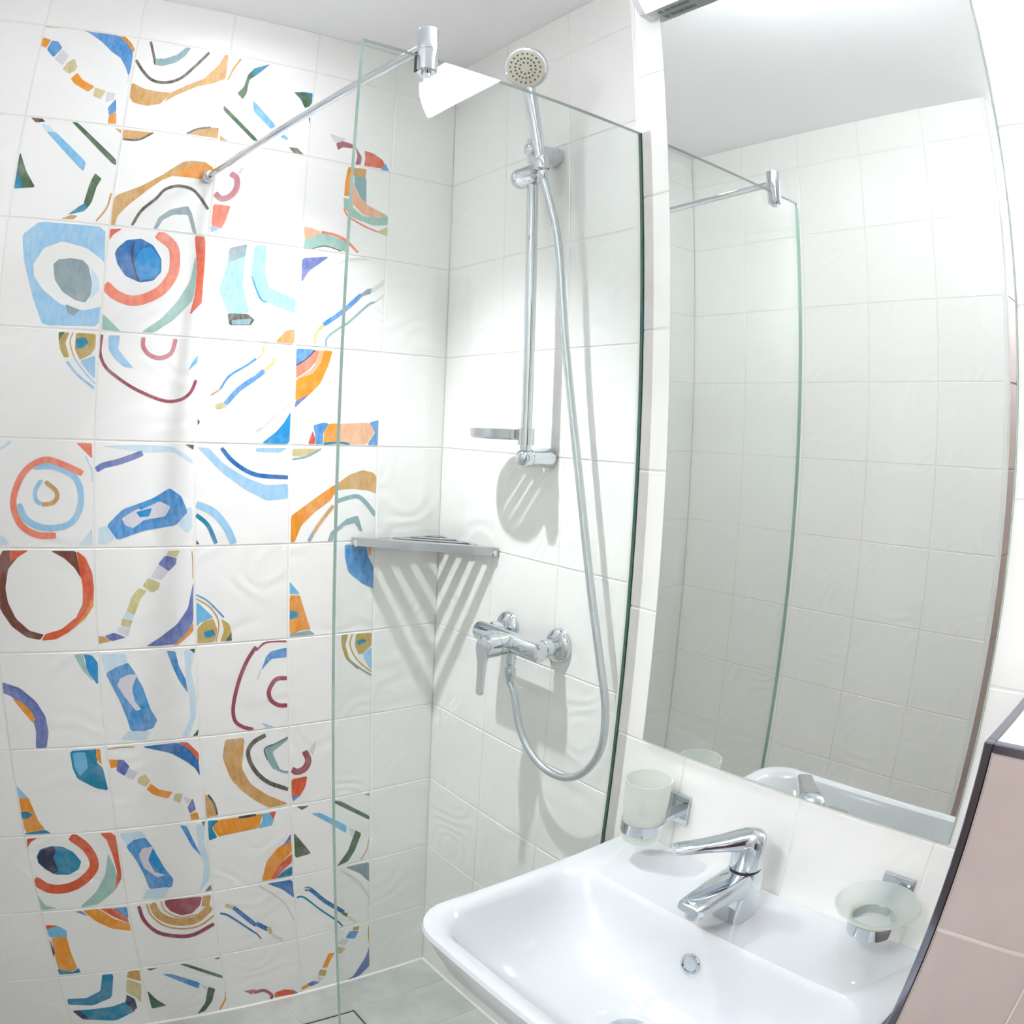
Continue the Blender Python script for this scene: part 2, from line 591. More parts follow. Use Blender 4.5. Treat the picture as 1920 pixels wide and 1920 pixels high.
# ------------------------------------------------------------------ painted motifs of the decor tiles
# traced outlines: colour, then points in 1/4 photo pixels from the crop origin
PIG = dict(
    or_=((238, 158, 44), (226, 140, 30)), rd=((226, 102, 60), (210, 84, 56)), sa=((244, 148, 118), (236, 128, 108)), pe=((240, 188, 150), (228, 168, 128)),
    ta=((216, 172, 108), (200, 152, 88)), br=((112, 66, 58), (128, 74, 56)), bl=((66, 136, 202), (104, 164, 218)), db=((22, 96, 166), (48, 124, 192)),
    bb=((20, 140, 208), (36, 152, 214)), lb=((150, 198, 232), (168, 208, 238)), pb=((200, 222, 236), (210, 230, 240)), sk=((108, 182, 224), (128, 194, 230)),
    pu=((94, 108, 174), (122, 134, 190)), te=((24, 128, 168), (40, 140, 176)), gt=((128, 164, 172), (146, 178, 182)), gn=((64, 98, 80), (90, 118, 76)),
    pg=((152, 192, 182), (164, 200, 190)), dk=((74, 70, 68), (124, 118, 106)), gy=((150, 168, 174), (138, 158, 166)), ol=((214, 204, 154), (200, 190, 134)),
    go=((202, 174, 98), (182, 156, 88)), ma=((164, 82, 96), (150, 70, 84)), pk=((206, 132, 142), (196, 120, 132)), li=((224, 218, 226), (216, 212, 222)),
    pl=((226, 226, 222), (216, 216, 210)), nv=((44, 46, 76), (58, 60, 92)), wh=((240, 240, 237), (240, 240, 237)), ye=((236, 172, 50), (230, 160, 40)))


def pigment(name, c1, c2):
    mt, nt, b, o = mat('glaze_' + name)
    vec, _ = objcoord(nt)
    n = nt.nodes.new('ShaderNodeTexNoise')
    n.inputs['Scale'].default_value = 110
    n.inputs['Detail'].default_value = 3
    n.inputs['Roughness'].default_value = 0.7
    mp = nt.nodes.new('ShaderNodeMapping')           # pencil-like streaks
    mp.inputs['Rotation'].default_value = (0, 0, 0.9)
    mp.inputs['Scale'].default_value = (1.0, 0.3, 1.0)
    nt.links.new(vec, mp.inputs['Vector'])
    nt.links.new(mp.outputs[0], n.inputs['Vector'])
    rp = nt.nodes.new('ShaderNodeValToRGB')
    rp.color_ramp.elements[0].position, rp.color_ramp.elements[1].position = 0.38, 0.62
    rp.color_ramp.elements[0].color, rp.color_ramp.elements[1].color = lin(c1), lin(c2)
    nt.links.new(n.outputs['Fac'], rp.inputs[0])
    n2 = nt.nodes.new('ShaderNodeTexNoise')          # washed watercolour patches
    n2.inputs['Scale'].default_value = 18
    n2.inputs['Detail'].default_value = 3
    n2.inputs['Roughness'].default_value = 0.75
    nt.links.new(vec, n2.inputs['Vector'])
    mr = nt.nodes.new('ShaderNodeMapRange')
    mr.inputs['From Min'].default_value, mr.inputs['From Max'].default_value = 0.45, 0.75
    mr.inputs['To Min'].default_value, mr.inputs['To Max'].default_value = 0.0, 0.2
    nt.links.new(n2.outputs['Fac'], mr.inputs['Value'])
    mc = nt.nodes.new('ShaderNodeMix')
    mc.data_type = 'RGBA'
    nt.links.new(mr.outputs[0], mc.inputs['Factor'])
    nt.links.new(rp.outputs[0], mc.inputs['A'])
    mc.inputs['B'].default_value = lin((240, 236, 232))
    nt.links.new(mc.outputs['Result'], b.inputs['Base Color'])
    b.inputs['Roughness'].default_value = 0.45
    return mt


PM = {k: pigment(k, *v) for k, v in PIG.items()}
ART = {}


def clip(poly, x0, x1, z0, z1):
    for ax, lim, sgn in ((0, x0, 1), (0, x1, -1), (1, z0, 1), (1, z1, -1)):
        out, n = [], len(poly)
        for i in range(n):
            a, b_ = poly[i], poly[(i + 1) % n]
            ia, ib = (a[ax] - lim) * sgn >= 0, (b_[ax] - lim) * sgn >= 0
            if ia:
                out.append(a)
            if ia != ib:
                t = (lim - a[ax]) / (b_[ax] - a[ax])
                out.append((a[0] + (b_[0] - a[0]) * t, a[1] + (b_[1] - a[1]) * t))
        poly = out
        if len(poly) < 3:
            return []
    return poly


def onto_wall(ox, oy, pts, q=4.0):
    return [tuple(hit(ox + x / q, oy + y / q, 1, 0.0)[[0, 2]]) for x, y in pts]


def lay(col, poly):
    cx, cz = sum(p[0] for p in poly) / len(poly), sum(p[1] for p in poly) / len(poly)
    for key in back_tiles:
        if key[0] <= cx < key[1] and key[2] <= cz < key[3]:
            e = 0.0022
            pc = clip(poly, key[0] + e, key[1] - e, key[2] + e, key[3] - e)
            if len(pc) >= 3:
                ART.setdefault(key, []).append((col, pc))
            return


def chaikin(p, t=0.09):
    out = []
    for i in range(len(p)):
        a, b_ = np.array(p[i]), np.array(p[(i + 1) % len(p)])
        out += [tuple(a + (b_ - a) * t), tuple(a + (b_ - a) * (1 - t))]
    return out


class Art:
    def __init__(s, ox, oy, q=4.0):
        s.o = (ox, oy, q)

    def p(s, col, *pts):
        lay(col, onto_wall(s.o[0], s.o[1], chaikin(pts), s.o[2]))
        return s

    def s(s, col, w, *pts):
        c = spline([np.array(p, float) for p in pts], 5)
        L, R_ = [], []
        for i, p in enumerate(c):
            t = c[min(i + 1, len(c) - 1)] - c[max(i - 1, 0)]
            t = t / (np.linalg.norm(t) + 1e-9)
            n = np.array((-t[1], t[0])) * w * (0.5 if 0 < i < len(c) - 1 else 0.42)
            L.append(tuple(p + n))
            R_.append(tuple(p - n))
        # ribbons are laid in short convex pieces, so that bends stay clean
        k = 0
        while k < len(c) - 1:
            e = min(k + 3, len(c) - 1)
            lay(col, onto_wall(s.o[0], s.o[1], L[k:e + 1] + R_[k:e + 1][::-1], s.o[2]))
            k = e
        return s


A, B, C_, D_ = Art(0, 0), Art(480, 0), Art(0, 480), Art(480, 480)
E_, F, G_, H, P_ = Art(0, 960), Art(480, 960), Art(0, 1440), Art(480, 1440), Art(0, 0, 1.0)
# row 1
A.p('ta', (340, 180), (490, 200), (480, 212), (350, 205)).p('bl', (560, 215), (720, 232), (890, 268), (960, 320), (998, 395), (985, 500), (965, 575), (940, 500), (905, 435), (840, 390), (760, 310), (660, 240))
A.p('or_', (890, 262), (940, 275), (985, 320), (1012, 370), (1000, 395), (960, 330)).s('pl', 8, (965, 560), (958, 620))
A.p('or_', (325, 280), (385, 300), (345, 360), (305, 340)).p('bl', (390, 305), (435, 310), (468, 360), (400, 430), (352, 370)).p('li', (470, 370), (520, 420), (470, 490), (410, 440)).p('ol', (560, 440), (580, 500), (565, 530), (520, 555), (470, 520), (510, 465))
A.p('or_', (580, 545), (620, 600), (710, 650), (660, 690), (560, 630), (530, 590)).p('ol', (710, 655), (795, 680), (755, 745), (700, 720)).p('li', (800, 690), (865, 700), (850, 750), (790, 770)).p('bl', (870, 740), (872, 835), (818, 868), (808, 810)).p('or_', (818, 868), (872, 840), (872, 930), (808, 925))
A.s('dk', 20, (1130, 312), (1150, 400), (1165, 485)).p('gt', (1165, 440), (1240, 440), (1330, 410), (1400, 355), (1432, 362), (1390, 420), (1320, 470), (1220, 495), (1165, 490))
A.s('dk', 22, (1020, 450), (1070, 530), (1140, 600), (1240, 620), (1350, 590), (1450, 510), (1570, 395))
A.p('ta', (990, 620), (1080, 665), (1200, 690), (1290, 695), (1200, 780), (1100, 795), (1000, 770), (972, 730)).p('ta', (1280, 695), (1400, 640), (1530, 590), (1640, 490), (1690, 410), (1712, 415), (1695, 590), (1600, 625), (1480, 650), (1330, 710), (1230, 765))
A.s('ta', 14, (1810, 440), (1750, 520), (1710, 600)).p('gn', (1920, 505), (1860, 560), (1830, 650), (1780, 700), (1820, 745), (1850, 700), (1870, 600), (1930, 560)).p('te', (1900, 515), (2030, 480), (1925, 565), (1890, 560))
A.p('gn', (1680, 790), (1920, 1035), (1935, 1062), (1900, 1055), (1675, 825)).p('sk', (1895, 755), (1930, 785), (2070, 945), (2035, 970), (1905, 840))
B.p('sk', (180, 1025), (210, 1010), (245, 1040), (225, 1050)).p('dk', (245, 1105), (310, 1110), (360, 1165), (290, 1155)).p('gn', (285, 692), (370, 692), (425, 700), (420, 770), (400, 800), (365, 810), (335, 745)).p('te', (365, 692), (425, 700), (415, 775), (395, 720)).p('dk', (395, 885), (405, 880), (402, 935))
B.p('ma', (600, 1075), (650, 1058), (720, 1080), (740, 1115), (700, 1110), (650, 1105), (615, 1125)).p('ma', (745, 1095), (795, 1180), (785, 1235), (745, 1235), (760, 1170)).p('li', (548, 1000), (680, 1045), (640, 1060), (590, 1070)).p('rd', (815, 1130), (880, 1150), (950, 1200), (980, 1270), (810, 1245), (820, 1190)).p('bl', (970, 1225), (1000, 1285), (935, 1275))
# row 2
A.p('ta', (925, 970), (1160, 997), (1080, 1040), (1000, 1050), (920, 1045)).s('dk', 14, (920, 1045), (1040, 1048), (1150, 995)).p('ta', (1410, 1005), (1480, 970), (1560, 955), (1640, 960), (1640, 1040), (1520, 1022)).s('dk', 14, (1400, 1003), (1480, 968), (1580, 955))
A.p('ta', (860, 960), (912, 975), (908, 1005)).p('ta', (1652, 1015), (1715, 1065), (1650, 1055))
A.p('dk', (225, 875), (310, 882), (340, 912), (270, 920)).p('pb', (310, 930), (360, 935), (410, 985), (340, 985)).p('sk', (345, 985), (420, 990), (645, 1215), (625, 1290)).p('gn', (530, 905), (585, 920), (870, 1195), (872, 1240), (840, 1225))
A.p('gn', (150, 1135), (200, 1290), (265, 1405), (105, 1415)).p('te', (125, 1290), (160, 1350), (170, 1410), (105, 1415)).p('gn', (715, 1300), (762, 1340), (725, 1400), (690, 1510), (665, 1550), (625, 1530), (665, 1400), (690, 1340)).p('te', (625, 1530), (665, 1550), (630, 1585), (505, 1612), (590, 1550)).p('ta', (455, 1640), (540, 1610), (580, 1620), (550, 1645)).s('ta', 14, (835, 1450), (800, 1560), (720, 1660))
A.p('ta', (1440, 1205), (1540, 1215), (1600, 1260), (1580, 1310), (1500, 1345), (1410, 1330), (1290, 1320), (1220, 1350), (1220, 1310), (1370, 1215)).p('or_', (1540, 1225), (1590, 1260), (1575, 1310), (1500, 1340), (1330, 1320), (1400, 1260)).p('ta', (1230, 1340), (1100, 1430), (960, 1540), (880, 1620), (860, 1690), (832, 1690), (845, 1500), (880, 1460), (1050, 1400), (1230, 1305))
A.s('dk', 22, (990, 1690), (1060, 1580), (1170, 1490), (1240, 1420), (1340, 1395), (1440, 1420), (1500, 1480), (1560, 1570)).p('gy', (1150, 1715), (1190, 1630), (1280, 1570), (1410, 1545), (1440, 1600), (1475, 1755), (1445, 1745), (1410, 1610), (1300, 1610), (1220, 1650), (1180, 1715))
A.s('pk', 45, (1730, 1300), (1775, 1340), (1770, 1420), (1720, 1475), (1660, 1490), (1612, 1450)).p('li', (1780, 1290), (1840, 1240), (1800, 1310)).p('sa', (1600, 1530), (1730, 1545), (1690, 1660), (1660, 1715), (1585, 1690)).p('lb', (1580, 1692), (1655, 1715), (1580, 1745))
B.p('ta', (690, 1252), (830, 1268), (825, 1330), (740, 1320), (700, 1300)).p('or_', (690, 1260), (715, 1265), (715, 1470), (660, 1470), (670, 1360)).p('gt', (735, 1320), (828, 1330), (828, 1530), (780, 1480), (740, 1390)).p('pg', (655, 1480), (720, 1500), (730, 1560), (800, 1620), (900, 1630), (990, 1620), (990, 1690), (880, 1695), (720, 1630), (660, 1560)).p('pe', (715, 1330), (770, 1470), (840, 1540), (990, 1620), (880, 1630), (800, 1610), (715, 1520))
B.s('sa', 14, (660, 1560), (690, 1620), (800, 1690), (910, 1740)).p('ol', (900, 1740), (990, 1700), (985, 1775)).p('pe', (360, 1700), (420, 1710), (490, 1740), (430, 1775), (365, 1800)).p('pg', (365, 1800), (490, 1745), (600, 1780), (690, 1815), (690, 1895), (600, 1868), (520, 1850), (430, 1862), (355, 1858)).s('sa', 20, (490, 1740), (600, 1765), (680, 1810), (765, 1895)).s('dk', 7, (420, 1865), (520, 1845), (640, 1885))
# row 3
P_.p('lb', (75, 415), (198, 426), (195, 520), (187, 612), (80, 610), (62, 560), (45, 490), (42, 440))
C_.p('wh', (250, 60), (330, -60), (470, -110), (650, -60), (780, 40), (785, 150), (760, 380), (620, 410), (450, 360), (320, 250), (255, 150)).p('pb', (680, 80), (745, 170), (745, 260), (665, 335), (690, 220)).p('gy', (400, 60), (440, 25), (530, 15), (620, 30), (665, 75), (690, 200), (680, 290), (640, 350), (560, 330), (470, 270), (410, 180)).p('gy', (490, 360), (600, 405), (550, 450), (510, 430))
A.p('rd', (825, 1718), (915, 1715), (850, 1760), (820, 1800))
C_.p('db', (860, -20), (880, -60), (950, -120), (1060, -130), (1150, -80), (1210, 20), (1210, 120), (1150, 185), (1050, 200), (940, 150), (880, 60)).p('bb', (1010, 40), (1050, -40), (1130, -70), (1200, 20), (1200, 110), (1150, 170), (1060, 180), (1000, 120)).s('nv', 14, (1010, -110), (990, -20), (1010, 100), (1040, 190))
C_.s('sa', 78, (1180, -168), (1290, -80), (1312, 30), (1290, 150), (1190, 270), (1020, 335), (880, 300), (785, 215)).p('pg', (1465, 0), (1480, 100), (1450, 330), (1300, 480), (1150, 575), (1060, 570), (1210, 470), (1330, 340), (1430, 180)).p('rd', (1460, -150), (1540, -150), (1535, 330), (1420, 445), (1460, 300), (1480, 100)).p('pg', (770, 430), (850, 510), (905, 565), (765, 550))
C_.p('lb', (1720, -50), (1850, -60), (1830, 80), (1820, 220), (1870, 430), (1710, 430), (1640, 260), (1700, 80)).p('gy', (1720, -60), (1855, -90), (1840, 0), (1715, 50)).p('dk', (1705, 430), (1860, 435), (1910, 480), (1880, 520), (1720, 520)).p('gt', (1740, 480), (1890, 470), (1870, 515), (1740, 515))
P_.p('lb', (478, 460), (500, 460), (497, 512), (506, 541), (555, 561), (553, 588), (486, 561), (470, 515)).s('bl', 3, (472, 518), (487, 558), (500, 567))
D_.p('pl', (0, 470), (120, 500), (210, 530), (150, 645), (0, 640)).p('pb', (190, 540), (240, 550), (140, 650), (90, 645)).p('ta', (225, 560), (290, 550), (285, 655), (145, 645))
D_.p('pu', (345, 15), (550, 5), (460, 70), (400, 110), (340, 200)).s('pl', 18, (350, 260), (450, 180), (600, 70), (700, 30), (850, 20))
D_.s('ol', 24, (442, 660), (450, 580), (510, 515)).s('bl', 34, (505, 515), (645, 420), (790, 290)).p('gy', (780, 290), (830, 250), (870, 240), (860, 285), (800, 300)).p('pl', (860, 250), (955, 180), (970, 150), (965, 220), (870, 280)).s('gt', 15, (525, 680), (535, 610), (640, 530), (690, 500), (790, 410), (850, 360), (890, 345)).s('pl', 10, (890, 345), (965, 290))
# row 4
C_.p('gn', (440, 570), (490, 570), (440, 640)).p('go', (440, 640), (490, 575), (520, 575), (490, 650), (520, 760), (480, 760), (450, 700)).s('ta', 9, (548, 572), (525, 650), (560, 770)).s('lb', 9, (560, 770), (640, 880), (715, 960)).p('go', (570, 575), (720, 585), (715, 690), (680, 740), (600, 780), (560, 700)).p('te', (570, 620), (640, 610), (665, 650), (620, 690), (575, 695)).p('lb', (600, 785), (715, 745), (712, 925), (660, 870)).s('lb', 18, (500, 790), (580, 890), (705, 990))
C_.s('ma', 24, (765, 590), (750, 720), (790, 830), (880, 910), (1000, 990), (1150, 1060), (1260, 1090), (1360, 1075), (1430, 1020), (1470, 930)).s('pk', 32, (1075, 610), (1075, 680), (1120, 740), (1200, 765), (1280, 730), (1310, 650), (1315, 622)).p('lb', (815, 595), (900, 595), (885, 700), (950, 780), (1000, 840), (930, 830), (860, 770), (815, 700)).p('sk', (1485, 740), (1480, 800), (1410, 860), (1440, 800))
C_.s('bl', 17, (1650, 1000), (1720, 900), (1850, 820), (1920, 770)).s('ta', 12, (1580, 1045), (1650, 1000)).p('ol', (1620, 1110), (1680, 1095), (1700, 1130), (1640, 1150), (1610, 1140)).s('bl', 38, (1690, 1110), (1790, 1000), (1920, 910)).p('dk', (1482, 1220), (1500, 1245), (1482, 1268))
D_.s('ol', 13, (0, 770), (50, 735), (58, 680)).s('bl', 36, (0, 910), (60, 860)).p('ol', (50, 850), (110, 800), (125, 760), (150, 770), (140, 810), (75, 860)).p('li', (130, 680), (155, 682), (150, 760), (125, 750)).p('bb', (260, 1165), (250, 1410), (40, 1405), (150, 1320), (210, 1250)).s('pl', 22, (0, 1310), (120, 1210), (260, 1090))
D_.p('bl', (303, 692), (440, 702), (400, 760), (340, 810), (300, 820)).p('sa', (445, 708), (475, 708), (450, 790), (400, 850), (300, 920), (300, 830), (390, 770)).p('pe', (475, 708), (510, 710), (490, 800), (420, 880), (300, 930), (430, 840)).p('or_', (510, 706), (575, 714), (540, 830), (480, 960), (400, 1040), (295, 1090), (300, 925), (420, 885), (490, 800)).p('pu', (295, 1090), (410, 1030), (290, 1140)).s('nv', 9, (300, 822), (380, 770), (445, 705))
D_.p('rd', (425, 1310), (445, 1370), (440, 1410), (390, 1408)).p('bl', (430, 1270), (500, 1250), (545, 1255), (505, 1330), (500, 1410), (445, 1412), (445, 1360)).p('or_', (545, 1258), (625, 1255), (625, 1400), (560, 1412), (505, 1400), (510, 1320)).p('pe', (615, 1258), (850, 1250), (895, 1320), (830, 1412), (700, 1412), (615, 1400)).p('bl', (850, 1250), (922, 1228), (915, 1420), (835, 1416), (895, 1325)).s('te', 18, (505, 1408), (620, 1400), (700, 1410))
# row 5
C_.p('sa', (570, 1400), (690, 1405), (690, 1520), (640, 1470)).s('pb', 14, (640, 1500), (685, 1600), (690, 1700)).s('pb', 24, (0, 1450), (80, 1390))
P_.s('lb', 12, (62, 875), (100, 875), (140, 895), (152, 930), (145, 965), (125, 985), (85, 990), (50, 975), (35, 945)).s('sa', 12, (155, 888), (120, 872), (85, 862), (50, 880), (30, 915), (25, 950), (40, 985), (70, 1003), (105, 1004)).s('lb', 8, (78, 900), (66, 920), (68, 938), (78, 945)).s('ta', 8, (85, 903), (105, 920), (106, 935), (95, 944), (78, 946)).p('pb', (0, 1003), (10, 1008), (18, 1021), (0, 1021)).p('pb', (172, 990), (174, 1020), (150, 1021), (162, 1005))
C_.p('pb', (750, 1425), (1100, 1415), (1300, 1430), (1450, 1530), (1440, 1560), (1300, 1470), (1070, 1470)).s('pu', 46, (720, 1605), (780, 1570), (900, 1540), (1070, 1478)).p('gn', (1390, 1412), (1455, 1416), (1450, 1455))
P_.p('pb', (340, 955), (360, 950), (361, 990), (350, 1000), (335, 985)).p('pb', (184, 990), (205, 985), (215, 1010), (200, 1021), (184, 1020)).p('bl', (230, 955), (285, 935), (318, 915), (340, 930), (352, 960), (330, 985), (270, 995), (220, 1013), (200, 985)).p('li', (228, 972), (255, 955), (300, 940), (320, 950), (310, 968), (270, 975), (250, 990), (235, 985)).p('bb', (260, 945), (300, 930), (295, 942), (262, 957)).p('bb', (255, 960), (285, 952), (280, 968), (262, 970))
P_.p('lb', (370, 838), (392, 840), (420, 870), (460, 895), (500, 910), (540, 907), (540, 935), (500, 939), (455, 915), (415, 885)).s('db', 8, (415, 840), (440, 868), (480, 890), (540, 895)).p('lb', (480, 840), (540, 840), (525, 848), (480, 847)).s('lb', 14, (368, 945), (400, 960), (425, 990), (438, 1019)).s('te', 8, (368, 965), (390, 985), (405, 1019)).p('dk', (368, 1012), (374, 1020), (368, 1020))
D_.p('ol', (272, 1445), (480, 1445), (420, 1490), (340, 1505), (272, 1500)).s('gt', 14, (272, 1525), (380, 1505), (488, 1446)).p('or_', (262, 1950), (330, 1900), (480, 1790), (590, 1715), (610, 1750), (560, 1830), (440, 1920), (340, 2020), (290, 2145), (260, 2145)).p('ta', (600, 1715), (700, 1640), (800, 1605), (880, 1625), (905, 1660), (905, 1785), (850, 1760), (720, 1745), (600, 1755))
D_.s('gt', 32, (600, 1840), (720, 1805), (780, 1810), (840, 1870), (895, 1945)).s('ta', 26, (580, 1870), (480, 2000), (420, 2090)).s('gt', 26, (430, 2075), (395, 2140)).p('gt', (610, 2030), (680, 1970), (765, 1945), (800, 2065), (775, 2060), (740, 2000), (660, 2020), (590, 2090), (570, 2142), (535, 2140), (560, 2070))
# row 6
E_.p('br', (0, 290), (215, 288), (130, 340), (60, 430), (40, 570), (60, 680), (120, 800), (220, 890), (330, 920), (300, 960), (200, 940), (90, 860), (20, 760), (0, 720)).p('rd', (70, 292), (215, 288), (130, 340), (75, 380)).p('br', (380, 292), (570, 292), (590, 400), (610, 500), (560, 420), (480, 345)).p('rd', (575, 292), (640, 340), (690, 450), (705, 560), (700, 700), (640, 800), (570, 850), (570, 790), (620, 690), (620, 560), (590, 400)).p('rd', (640, 790), (520, 900), (420, 955), (310, 965), (340, 915), (460, 880), (570, 790)).p('or_', (690, 650), (705, 700), (640, 800), (540, 885), (640, 760))
E_.p('ol', (1260, 292), (1350, 288), (1325, 340), (1250, 325)).p('pu', (1240, 325), (1325, 345), (1320, 390), (1265, 445), (1185, 390)).p('li', (1185, 395), (1265, 450), (1210, 510), (1130, 490)).p('ol', (1110, 495), (1200, 530), (1190, 580), (1140, 605), (1070, 555)).p('ol', (1040, 570), (1100, 590), (1050, 660), (1010, 770), (950, 740), (990, 630)).p('pb', (950, 745), (1005, 775), (990, 810), (920, 800)).p('ol', (915, 800), (995, 815), (975, 865), (905, 850)).p('li', (890, 860), (980, 870), (960, 930), (880, 900)).p('pu', (855, 905), (945, 940), (835, 970), (785, 930)).p('ta', (740, 930), (785, 935), (830, 970), (740, 990))
E_.p('pu', (1450, 520), (1450, 820), (1400, 920), (1340, 990), (1200, 1003), (1100, 1005), (1200, 940), (1330, 840), (1410, 720)).p('or_', (1450, 830), (1450, 890), (1380, 960), (1330, 1000), (1300, 1000), (1380, 930)).s('ta', 10, (1440, 292), (1445, 360), (1448, 500))
E_.s('bl', 13, (1470, 620), (1560, 670), (1680, 790)).s('ta', 11, (1472, 650), (1580, 720), (1640, 830), (1620, 975)).p('sk', (1472, 670), (1560, 750), (1600, 790), (1500, 830), (1475, 860)).p('go', (1480, 870), (1530, 820), (1600, 800), (1630, 880), (1610, 975), (1480, 985)).p('te', (1530, 900), (1600, 880), (1615, 920), (1570, 945), (1535, 940)).p('go', (1660, 800), (1720, 840), (1740, 920), (1700, 968), (1650, 970), (1680, 890)).p('gn', (1735, 900), (1740, 965), (1690, 968))
F.p('sk', (252, 520), (330, 615), (252, 615)).p('or_', (252, 625), (330, 625), (370, 760), (410, 880), (330, 890), (252, 925)).p('te', (252, 735), (320, 750), (310, 790), (252, 810)).p('gt', (252, 915), (400, 885), (445, 918), (252, 936)).p('bl', (665, 245), (825, 245), (840, 330), (880, 410), (882, 575), (800, 540), (690, 450), (665, 330)).p('pe', (830, 248), (870, 250), (860, 330), (840, 320))
# row 7
E_.p('pu', (15, 1275), (150, 1320), (270, 1420), (340, 1530), (365, 1650), (350, 1770), (270, 1770), (270, 1640), (240, 1540), (160, 1440), (80, 1380), (25, 1360)).p('or_', (90, 1395), (170, 1430), (240, 1500), (265, 1560), (245, 1580), (150, 1470)).p('bb', (625, 1065), (690, 1075), (735, 1130), (736, 1300), (650, 1190), (640, 1110)).p('pg', (555, 1070), (620, 1066), (640, 1150), (700, 1270), (620, 1190))
E_.p('pb', (752, 1065), (940, 1062), (960, 1130), (880, 1160), (790, 1200)).p('bl', (880, 1160), (960, 1130), (1010, 1200), (1060, 1300), (1130, 1480), (1180, 1560), (1150, 1620), (1080, 1645), (980, 1640), (960, 1570), (900, 1420), (790, 1210)).p('li', (900, 1250), (960, 1220), (1030, 1215), (990, 1320), (1010, 1420), (1060, 1480), (1020, 1490), (930, 1380), (880, 1300)).p('bb', (1030, 1245), (1070, 1310), (1130, 1480), (1060, 1470), (990, 1350)).p('pb', (960, 1640), (1130, 1645), (1100, 1712), (905, 1710))
E_.p('pb', (1380, 1035), (1450, 1025), (1460, 1050), (1430, 1180), (1475, 1380), (1470, 1530), (1420, 1682), (1365, 1685), (1430, 1540), (1420, 1370), (1390, 1200)).p('bl', (1250, 1040), (1315, 1045), (1340, 1150), (1395, 1260), (1410, 1360), (1340, 1260), (1290, 1150)).p('gn', (1420, 1030), (1462, 1024), (1458, 1060)).p('gn', (1490, 1625), (1484, 1676), (1445, 1680))
F.s('ma', 15, (0, 1040), (60, 985), (130, 970), (228, 970)).p('bl', (75, 1085), (110, 1045), (230, 1015), (230, 1090), (120, 1100), (70, 1150), (40, 1190)).p('li', (50, 1130), (20, 1260), (5, 1250)).s('ma', 32, (232, 1245), (150, 1255), (97, 1340), (112, 1410), (170, 1448), (234, 1450)).p('lb', (40, 1580), (140, 1612), (80, 1616))
E_.s('ma', 28, (1920, 1010), (1850, 1120), (1790, 1270), (1750, 1450), (1760, 1560), (1820, 1610), (1900, 1630))
F.p('go', (640, 922), (690, 918), (670, 1000), (700, 1100), (780, 1170), (760, 1180), (670, 1100), (640, 1000)).p('go', (750, 914), (868, 904), (865, 1000), (800, 1060), (770, 1070), (740, 1000)).p('te', (750, 970), (810, 950), (830, 970), (770, 1000)).p('lb', (800, 1065), (868, 1010), (866, 1190), (820, 1120)).s('ta', 11, (722, 916), (705, 1000), (760, 1110), (866, 1200)).s('gy', 13, (700, 1110), (780, 1172), (866, 1225))
# row 8
P_.p('te', (131, 1408), (185, 1404), (182, 1430), (193, 1440), (203, 1482), (180, 1478), (145, 1460), (136, 1440)).p('sk', (136, 1412), (160, 1410), (165, 1440), (150, 1455), (140, 1440))
E_.p('or_', (722, 1780), (750, 1776), (762, 1895), (745, 1880), (720, 1840))
G_.p('lb', (122, 130), (215, 225), (140, 225)).p('or_', (140, 225), (215, 225), (250, 310), (290, 400), (340, 460), (190, 485)).p('te', (155, 330), (200, 325), (250, 350), (210, 380), (165, 380)).p('te', (187, 488), (340, 462), (385, 490), (192, 498))
E_.s('ta', 9, (805, 1778), (900, 1766), (1010, 1760))
P_.p('db', (265, 1400), (335, 1392), (360, 1408), (372, 1425), (375, 1455), (366, 1440), (350, 1428), (320, 1412)).p('rd', (335, 1391), (352, 1392), (373, 1412), (373, 1428), (358, 1408)).p('pu', (221, 1424), (232, 1425), (243, 1437), (234, 1455), (218, 1445)).p('li', (240, 1440), (258, 1448), (250, 1462), (236, 1457))
E_.p('or_', (815, 1855), (885, 1860), (875, 1915), (830, 1920))
G_.p('ol', (1040, 70), (1090, 45), (1130, 100), (1090, 140), (1030, 110)).p('or_', (1130, 115), (1190, 160), (1295, 180), (1260, 230), (1150, 200), (1100, 160)).p('ol', (1310, 195), (1370, 190), (1350, 265), (1300, 240)).p('li', (1375, 210), (1440, 240), (1400, 270)).p('pu', (1445, 225), (1470, 310), (1425, 340), (1405, 295)).p('or_', (1425, 345), (1480, 330), (1495, 382), (1435, 388))
P_.p('ta', (422, 1387), (459, 1383), (453, 1440), (470, 1470), (440, 1470), (430, 1455), (417, 1420)).p('ta', (453, 1440), (470, 1470), (500, 1490), (541, 1507), (505, 1515), (480, 1502), (450, 1480), (435, 1460)).s('dk', 8, (498, 1378), (475, 1392), (465, 1412), (475, 1440), (500, 1465), (540, 1480))
F.p('gt', (238, 1690), (65, 1775), (90, 1870), (130, 1930), (180, 1930), (120, 1800), (238, 1708)).s('dk', 9, (238, 1688), (150, 1735), (65, 1775), (85, 1860))
H.s('gt', 18, (140, -5), (200, 25), (243, 30))
G_.p('ta', (1537, 190), (1600, 260), (1632, 355), (1545, 370)).s('dk', 16, (1560, 200), (1605, 265), (1630, 350))
P_.s('ma', 12, (571, 1408), (578, 1425), (572, 1440), (558, 1447), (547, 1443))
F.p('li', (455, 1710), (430, 1830), (395, 1785))
H.p('rd', (265, 85), (385, 60), (370, 140), (330, 210), (267, 228)).p('bl', (268, 215), (335, 205), (278, 250))
